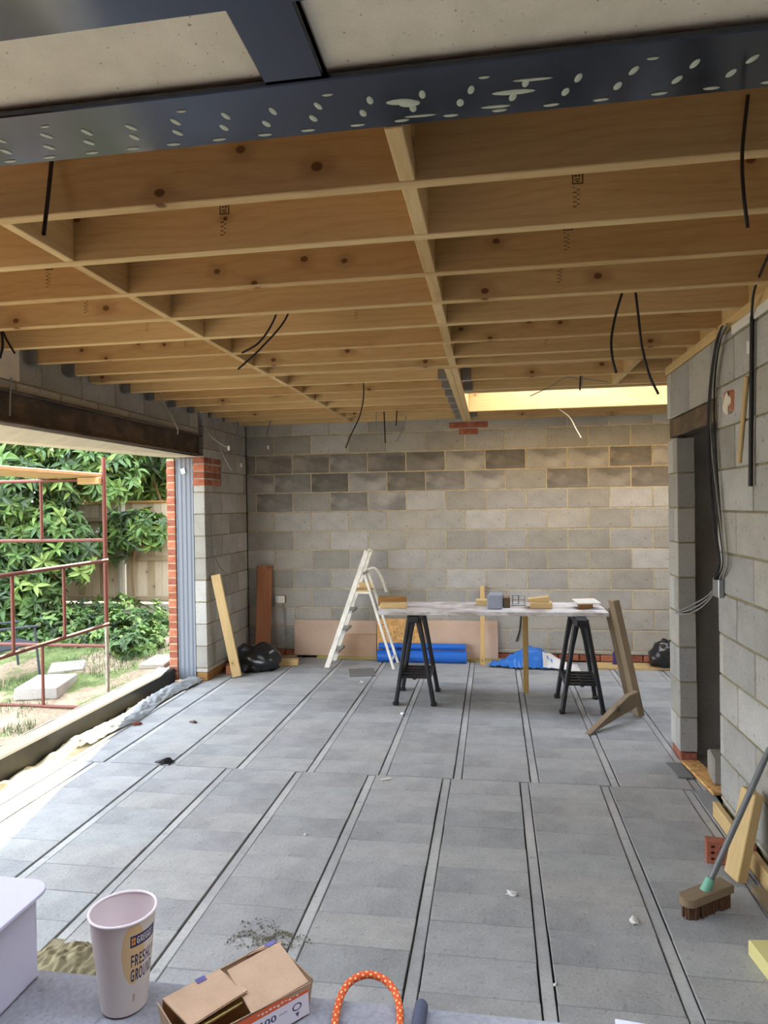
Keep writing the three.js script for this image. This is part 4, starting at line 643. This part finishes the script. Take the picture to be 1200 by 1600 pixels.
// ---------- scraps on the floor ----------
{
  const chip = (x, z, s, c, label, sd) => solo('floor_scrap', label, 'scrap', lump(s, s * 0.45, s * 0.7, 2, 0.9, 2, sd), std({ color: c, roughness: 0.95 }), [x, 0, z], [0, sd, 0]);
  chip(0.06, -3.12, 0.02, '#dcdcd8', 'white plaster chip on the floor between bench and cup', 3);
  chip(0.56, -2.98, 0.02, '#dad8d2', 'white plaster chip on the floor near the broom', 5);
  chip(-0.78, -5.72, 0.018, '#e2e0da', 'white plaster chip on the floor below the trestle', 9);
  chip(-1.32, -6.7, 0.022, '#d5d2c8', 'white plaster chip on the floor near the dark slate', 10);
  chip(0.2, -2.55, 0.008, '#e0e0dc', 'tiny white speck on the floor near the sill', 8);
  chip(-2.45, -5.3, 0.03, '#5a4038', 'red brick crumb at the floor edge', 12);
  chip(-2.9, -5.2, 0.035, '#7c4238', 'red brick fragment in the rubble', 13);
  chip(-1.02, -3.55, 0.012, '#d2d2cc', 'small white chip on the floor beside the bay joint', 14);
  solo('chalk_stick', 'white stick of chalk lying on the floor', 'chalk', rod([-0.73, 0.006, -4.31], [-0.67, 0.006, -4.34], 0.006), std({ color: '#e6e4da', roughness: 0.9 }));
  solo('black_scrap', 'torn scrap of black plastic on the floor', 'scrap', lump(0.045, 0.02, 0.02, 3, 0.9, 2, 44), M.black, [-2.27, 0, -4.43], [0, 0.4, 0]);
  const pile = (x, z, r, h, n, c, label) => { const l = []; for (let i = 0; i < n; i++) { const a = rr(0, 6.28), k = Math.pow(rnd(), 0.9) * (0.6 + 0.8 * vn(a * 2 + 9, 4, 40, 40, 6)), s = rr(0.0008, 0.0012) + 0.0045 * Math.pow(rnd(), 4); const g = new THREE.IcosahedronGeometry(s, 0); g.scale(1, 0.7, 1); g.translate(Math.cos(a) * k * r * 1.6, Math.max(s * 0.4, h * (1 - k) * rnd()), Math.sin(a) * k * r); l.push(g); } const o = solo('crumbs', label, 'rubble', merge(l), std({ color: c, roughness: 1 }), [x, 0.001, z]); o.userData.kind = 'stuff'; };
  pile(-0.93, -2.67, 0.1, 0.004, 900, '#75705f', 'dark damp dirt crumbs on the floor behind the cardboard box');
  const heap = (x, y, z, rx, rz, h, c, label, s) => { const g = new THREE.PlaneGeometry(rx * 2, rz * 2, 60, 30).rotateX(-Math.PI / 2), p = g.attributes.position; for (let i = 0; i < p.count; i++) { const a = p.getX(i), b = p.getZ(i), d = Math.hypot(a / rx, b / rz); p.setY(i, Math.max(-0.004, (1 - d * d * 1.25) * h * (0.7 + 0.3 * vn(a * 16 + 20, b * 16 + 20, 300, 300, s)) * (0.8 + 0.4 * vn(a * 37 + 20, b * 41 + 20, 300, 300, s + 1)) + (vn(a * 70 + 50, b * 70 + 50, 900, 900, s) - 0.5) * 0.022)); } g.computeVertexNormals(); const o = solo('mortar_heap', label, 'rubble', g, M.mortarGrey, [x, y, z]); o.userData.kind = 'stuff'; };
  heap(-1.6, 0, -2.42, 0.26, 0.14, 0.06, '#b3aa92', 'small heap of sandy mortar on the floor behind the sill', 5);
}

// ---------- foreground on the sill ----------
const SY = 1.05;
{
  // white box with a folded lid
  const Wm = std({ color: '#dcd8ea', roughness: 0.6 });
  const b = thing('white_box', 'white plastic box with an open lid beside the paper cup', 'box', [-0.872, SY, -0.80]);
  part('side', cbox(0.006, 0.13, 0.27, 0.002), Wm, b, [0.177, 0.066, 0]); part('side', cbox(0.006, 0.13, 0.27, 0.002), Wm, b, [-0.177, 0.066, 0]);
  part('end', cbox(0.36, 0.13, 0.006, 0.002), Wm, b, [0, 0.066, -0.135]); part('end', cbox(0.36, 0.13, 0.006, 0.002), Wm, b, [0, 0.066, 0.135]);
  part('base', cbox(0.36, 0.006, 0.28, 0.002), Wm, b, [0, 0.004, 0]);
  const lid = new THREE.Shape(), L = 0.198, D = 0.155, r = 0.035; lid.moveTo(-L, -D); lid.lineTo(L, -D); lid.lineTo(L, D - r); lid.absarc(L - r, D - r, r, 0, Math.PI / 2); lid.lineTo(-L, D); lid.closePath();
  part('lid', new THREE.ExtrudeGeometry(lid, { depth: 0.003, bevelEnabled: true, bevelSize: 0.0015, bevelThickness: 0.0015, bevelSegments: 2, curveSegments: 12 }).rotateX(-Math.PI / 2), Wm, b, [0, 0.136, 0]);
  // paper cup
  const cup = thing('paper_cup', 'pale paper coffee cup with navy print standing on the sill', 'cup', [-0.532, SY, -0.905]);
  const ct = canvasTex(2048, 512, (c, w, h) => {
    c.fillStyle = '#eadfd6'; c.fillRect(0, 0, w, h);
    const cx = w * 0.5;
    c.fillStyle = '#e8c894'; c.beginPath(); c.ellipse(cx - 80, 170, 130, 170, 0, 0, 7); c.fill();
    c.fillStyle = '#1c2a5c'; c.fillRect(cx - 118, 70, 330, 64);
    c.fillStyle = '#f0a13c'; for (const [i, j] of [[0, 0], [1, 0], [0, 1], [1, 1]]) c.fillRect(cx - 106 + i * 24, 81 + j * 23, 20, 19);
    c.fillStyle = '#e9e2dd'; c.font = 'bold 56px sans-serif'; c.fillText('GREGGS', cx - 52, 122, 258);
    c.fillStyle = '#1c2a5c'; c.font = 'bold 92px sans-serif'; c.fillText('FRESHLY', cx - 118, 244, 340); c.fillText('GROUND', cx - 118, 326, 330);
    c.fillStyle = 'rgba(150,120,80,0.45)'; c.beginPath(); c.ellipse(cx - 70, 420, 16, 26, 0.2, 0, 7); c.fill(); c.beginPath(); c.ellipse(cx - 40, 380, 5, 7, 0, 0, 7); c.fill();
  });
  const cg = new THREE.CylinderGeometry(0.0455, 0.0315, 0.134, 64, 1, true); // seam at the back
  part('wall', cg, std({ map: ct, roughness: 0.55 }), cup, [0, 0.07, 0], [0, 4.24, 0]);
  part('inner_wall', new THREE.CylinderGeometry(0.0446, 0.0306, 0.132, 64, 1, true), std({ color: '#efe2e2', roughness: 0.6, side: THREE.BackSide }), cup, [0, 0.071, 0]);
  part('rim', new THREE.TorusGeometry(0.0456, 0.0022, 10, 64).rotateX(Math.PI / 2), std({ color: '#f1e4e4', roughness: 0.5 }), cup, [0, 0.137, 0]);
  part('base', new THREE.CylinderGeometry(0.031, 0.0312, 0.004, 48), std({ color: '#e8dcd6' }), cup, [0, 0.006, 0]);
  // crushed cardboard screw box
  const card = std({ map: tex(256, 256, (u, v) => { const a = fbm(u, v, 5, 5, 951, 4) - 0.5, f = vn(u * 60, v * 60, 60, 60, 7) - 0.5; return [204 + a * 18 + f * 7, 170 + a * 18 + f * 7, 138 + a * 16 + f * 6]; }, [0.2, 0.2]), roughness: 0.85, side: THREE.DoubleSide });
  const k = thing('cardboard_box', 'crushed brown cardboard box with an orange and white label', 'box', [-0.36, SY, -0.896], 0.86);
  const panel = (name, c, m = card, th = 0.0022) => { // bent sheet given by four corners, with thickness
    const [a, b2, c2, d] = c.map((p) => V(...p)), n = b2.clone().sub(a).cross(d.clone().sub(a)).normalize(), P = [], U = [], I = [], N = 6;
    for (const s of [0, 1]) for (let j = 0; j <= N; j++) for (let i = 0; i <= N; i++) { const u = i / N, v = j / N, p = a.clone().lerp(b2, u).lerp(d.clone().lerp(c2, u), v).addScaledVector(n, (s ? -th : 0) + Math.sin(u * 3.1) * Math.sin(v * 3.1) * 0.003 * (hash(i, j, 3) - 0.2)); P.push(p.x, p.y, p.z); U.push(u * 0.16, v * 0.16); }
    const q = (i, j, s) => s * (N + 1) * (N + 1) + j * (N + 1) + i;
    for (let j = 0; j < N; j++) for (let i = 0; i < N; i++) { I.push(q(i, j, 0), q(i + 1, j, 0), q(i + 1, j + 1, 0), q(i, j, 0), q(i + 1, j + 1, 0), q(i, j + 1, 0), q(i, j, 1), q(i + 1, j + 1, 1), q(i + 1, j, 1), q(i, j, 1), q(i, j + 1, 1), q(i + 1, j + 1, 1)); }
    for (let i = 0; i < N; i++) for (const [x0, y0, x1, y1] of [[i, 0, i + 1, 0], [i, N, i + 1, N], [0, i, 0, i + 1], [N, i, N, i + 1]]) I.push(q(x0, y0, 0), q(x1, y1, 1), q(x1, y1, 0), q(x0, y0, 0), q(x0, y0, 1), q(x1, y1, 1));
    return part(name, geo(P, U, null, I), m, k);
  };
  const hx = 0.084, hz = 0.05, H = 0.042;
  panel('side', [[-hx, 0.001, hz], [hx, 0.001, hz], [hx + 0.004, H, hz + 0.006], [-hx, H, hz]]);
  panel('side', [[-hx, 0.001, -hz], [hx, 0.001, -hz], [hx, H + 0.004, -hz - 0.004], [-hx, H, -hz]]);
  panel('end', [[-hx, 0.001, -hz], [-hx, 0.001, hz], [-hx - 0.01, H * 0.85, hz], [-hx - 0.008, H, -hz]]);
  panel('end', [[hx, 0.001, -hz], [hx, 0.001, hz], [hx + 0.008, H, hz], [hx + 0.006, H + 0.006, -hz]]);
  panel('base', [[-hx, 0.002, -hz], [hx, 0.002, -hz], [hx, 0.002, hz], [-hx, 0.002, hz]]);
  panel('flap', [[-hx, H, -hz], [0.0, H + 0.003, -hz], [0.004, H + 0.01, hz * 0.5], [-hx + 0.004, H + 0.004, hz * 0.55]]);
  panel('flap', [[-0.005, H, hz + 0.002], [hx, H + 0.002, hz + 0.004], [hx + 0.002, H + 0.018, -hz * 0.55], [0.0, H + 0.016, -hz * 0.5]]);
  panel('flap', [[hx * 0.55, H + 0.004, -hz], [hx + 0.004, H + 0.004, -hz], [hx + 0.01, H + 0.012, -hz + 0.018], [hx * 0.6, H + 0.014, -hz + 0.014]]);
  const lt = canvasTex(512, 256, (c, w, h) => { c.fillStyle = '#ece9f0'; c.fillRect(0, 0, w, h); c.fillStyle = '#e2683a'; c.fillRect(0, 0, w, 66); c.fillStyle = '#f6ece8'; c.font = 'bold 34px sans-serif'; for (let i = 0; i < 11; i++) c.fillRect(170 + i * 26, 26 + (i % 3) * 4, 16, 8 + (i * 7) % 12); c.fillStyle = '#4b4c6c'; c.font = 'bold 74px sans-serif'; c.fillText('x 100', 110, 156); c.font = '30px sans-serif'; c.fillText('mm', 310, 140); c.lineWidth = 9; c.strokeStyle = '#3c3d5c'; c.beginPath(); c.arc(430, 140, 28, 0, 7); c.stroke(); c.beginPath(); c.moveTo(415, 190); c.lineTo(445, 190); c.lineTo(430, 230); c.fill(); c.fillRect(90, 196, 150, 10); });
  const lb = part('label', new THREE.PlaneGeometry(0.12, 0.038), std({ map: lt, roughness: 0.6 }), k, [0.022, 0.022, hz + 0.0062], [-0.1, 0, 0], 'orange and white printed label');
  const tp = std({ color: '#6e6aa0', roughness: 0.5 });
  part('tape', cbox(0.016, 0.0012, 0.014, 0.0003), tp, k, [hx - 0.006, H + 0.014, -hz + 0.012], [-0.3, 0, 0.1]); part('tape', cbox(0.014, 0.001, 0.01, 0.0003), tp, k, [-0.03, H + 0.0055, -hz + 0.004]);
  for (let i = 0; i < 9; i++) part('screw', rod([-0.07 + rr(-0.01, 0.01), 0.012 + i * 0.0035, -0.02 + i * 0.006], [0.03 + rr(-0.01, 0.01), 0.013 + i * 0.0035, -0.025 + i * 0.006], 0.0022, 0.0022, 6), std({ color: '#a98f56', metalness: 0.6, roughness: 0.4 }), k);
  // bungee cord
  const bc = thing('bungee_cord', 'orange bungee cord with pale flecks looped on the sill', 'cord', [-0.178, SY, -0.93]);
  const bp = [[-0.03, 0.008, 0.12], [-0.038, 0.008, 0.06], [-0.044, 0.01, 0.025], [-0.045, 0.013, -0.015], [-0.036, 0.016, -0.043], [-0.016, 0.017, -0.058], [0.006, 0.016, -0.056], [0.026, 0.013, -0.04], [0.039, 0.01, -0.012], [0.045, 0.008, 0.03], [0.046, 0.008, 0.12]];
  const bt = tex(64, 512, (u, v) => { const w = vn(u * 0 + v * 0, 0, 2, 2, 1) * 0, p = (v * 60) % 1, q = (u * 4 + Math.floor(v * 60) * 0.5) % 1, d = Math.hypot((p - 0.5) * 0.9, (q - 0.5) * 1.1); return d < 0.24 ? [246, 214, 150] : [226 + w, 92, 44]; });
  bt.rotation = Math.PI / 2; 
  part('cord', tube(bp, 0.0052, 160, 12), std({ map: bt, roughness: 0.75 }), bc);
  const hk = thing('cord_hook', 'dark grey ribbed plastic grip beside the orange cord', 'hook', [-0.108, SY, -0.945], -0.02);
  const hp = [[0.001, 0], [0.007, 0.001], [0.0095, 0.006], [0.0095, 0.022], [0.0088, 0.023], [0.0098, 0.025], [0.0098, 0.034], [0.0088, 0.035], [0.0098, 0.037], [0.0095, 0.06], [0.001, 0.061]].map((p) => new THREE.Vector2(...p));
  part('grip', new THREE.LatheGeometry(hp, 24).rotateX(Math.PI / 2), std({ color: '#54586a', roughness: 0.75 }), hk, [0, 0.0105, -0.006]);
  part('hook_wire', tube([[0, 0.0105, 0.05], [0, 0.0105, 0.09], [0.015, 0.0105, 0.1], [0.022, 0.0105, 0.085]], 0.003, 20, 8), M.galv, hk);
  solo('paper_scrap', 'white paper scrap at the edge of the sill', 'paper', cbox(0.05, 0.0015, 0.05, 0.0004), std({ color: '#e6e6f0' }), [0.178, SY + 0.001, -0.945 + 0.003], [0, -0.1, 0]);
}

scene.traverse((o) => { if (o.isMesh) { o.castShadow = true; o.receiveShadow = true; } });
renderer.render(scene, camera);
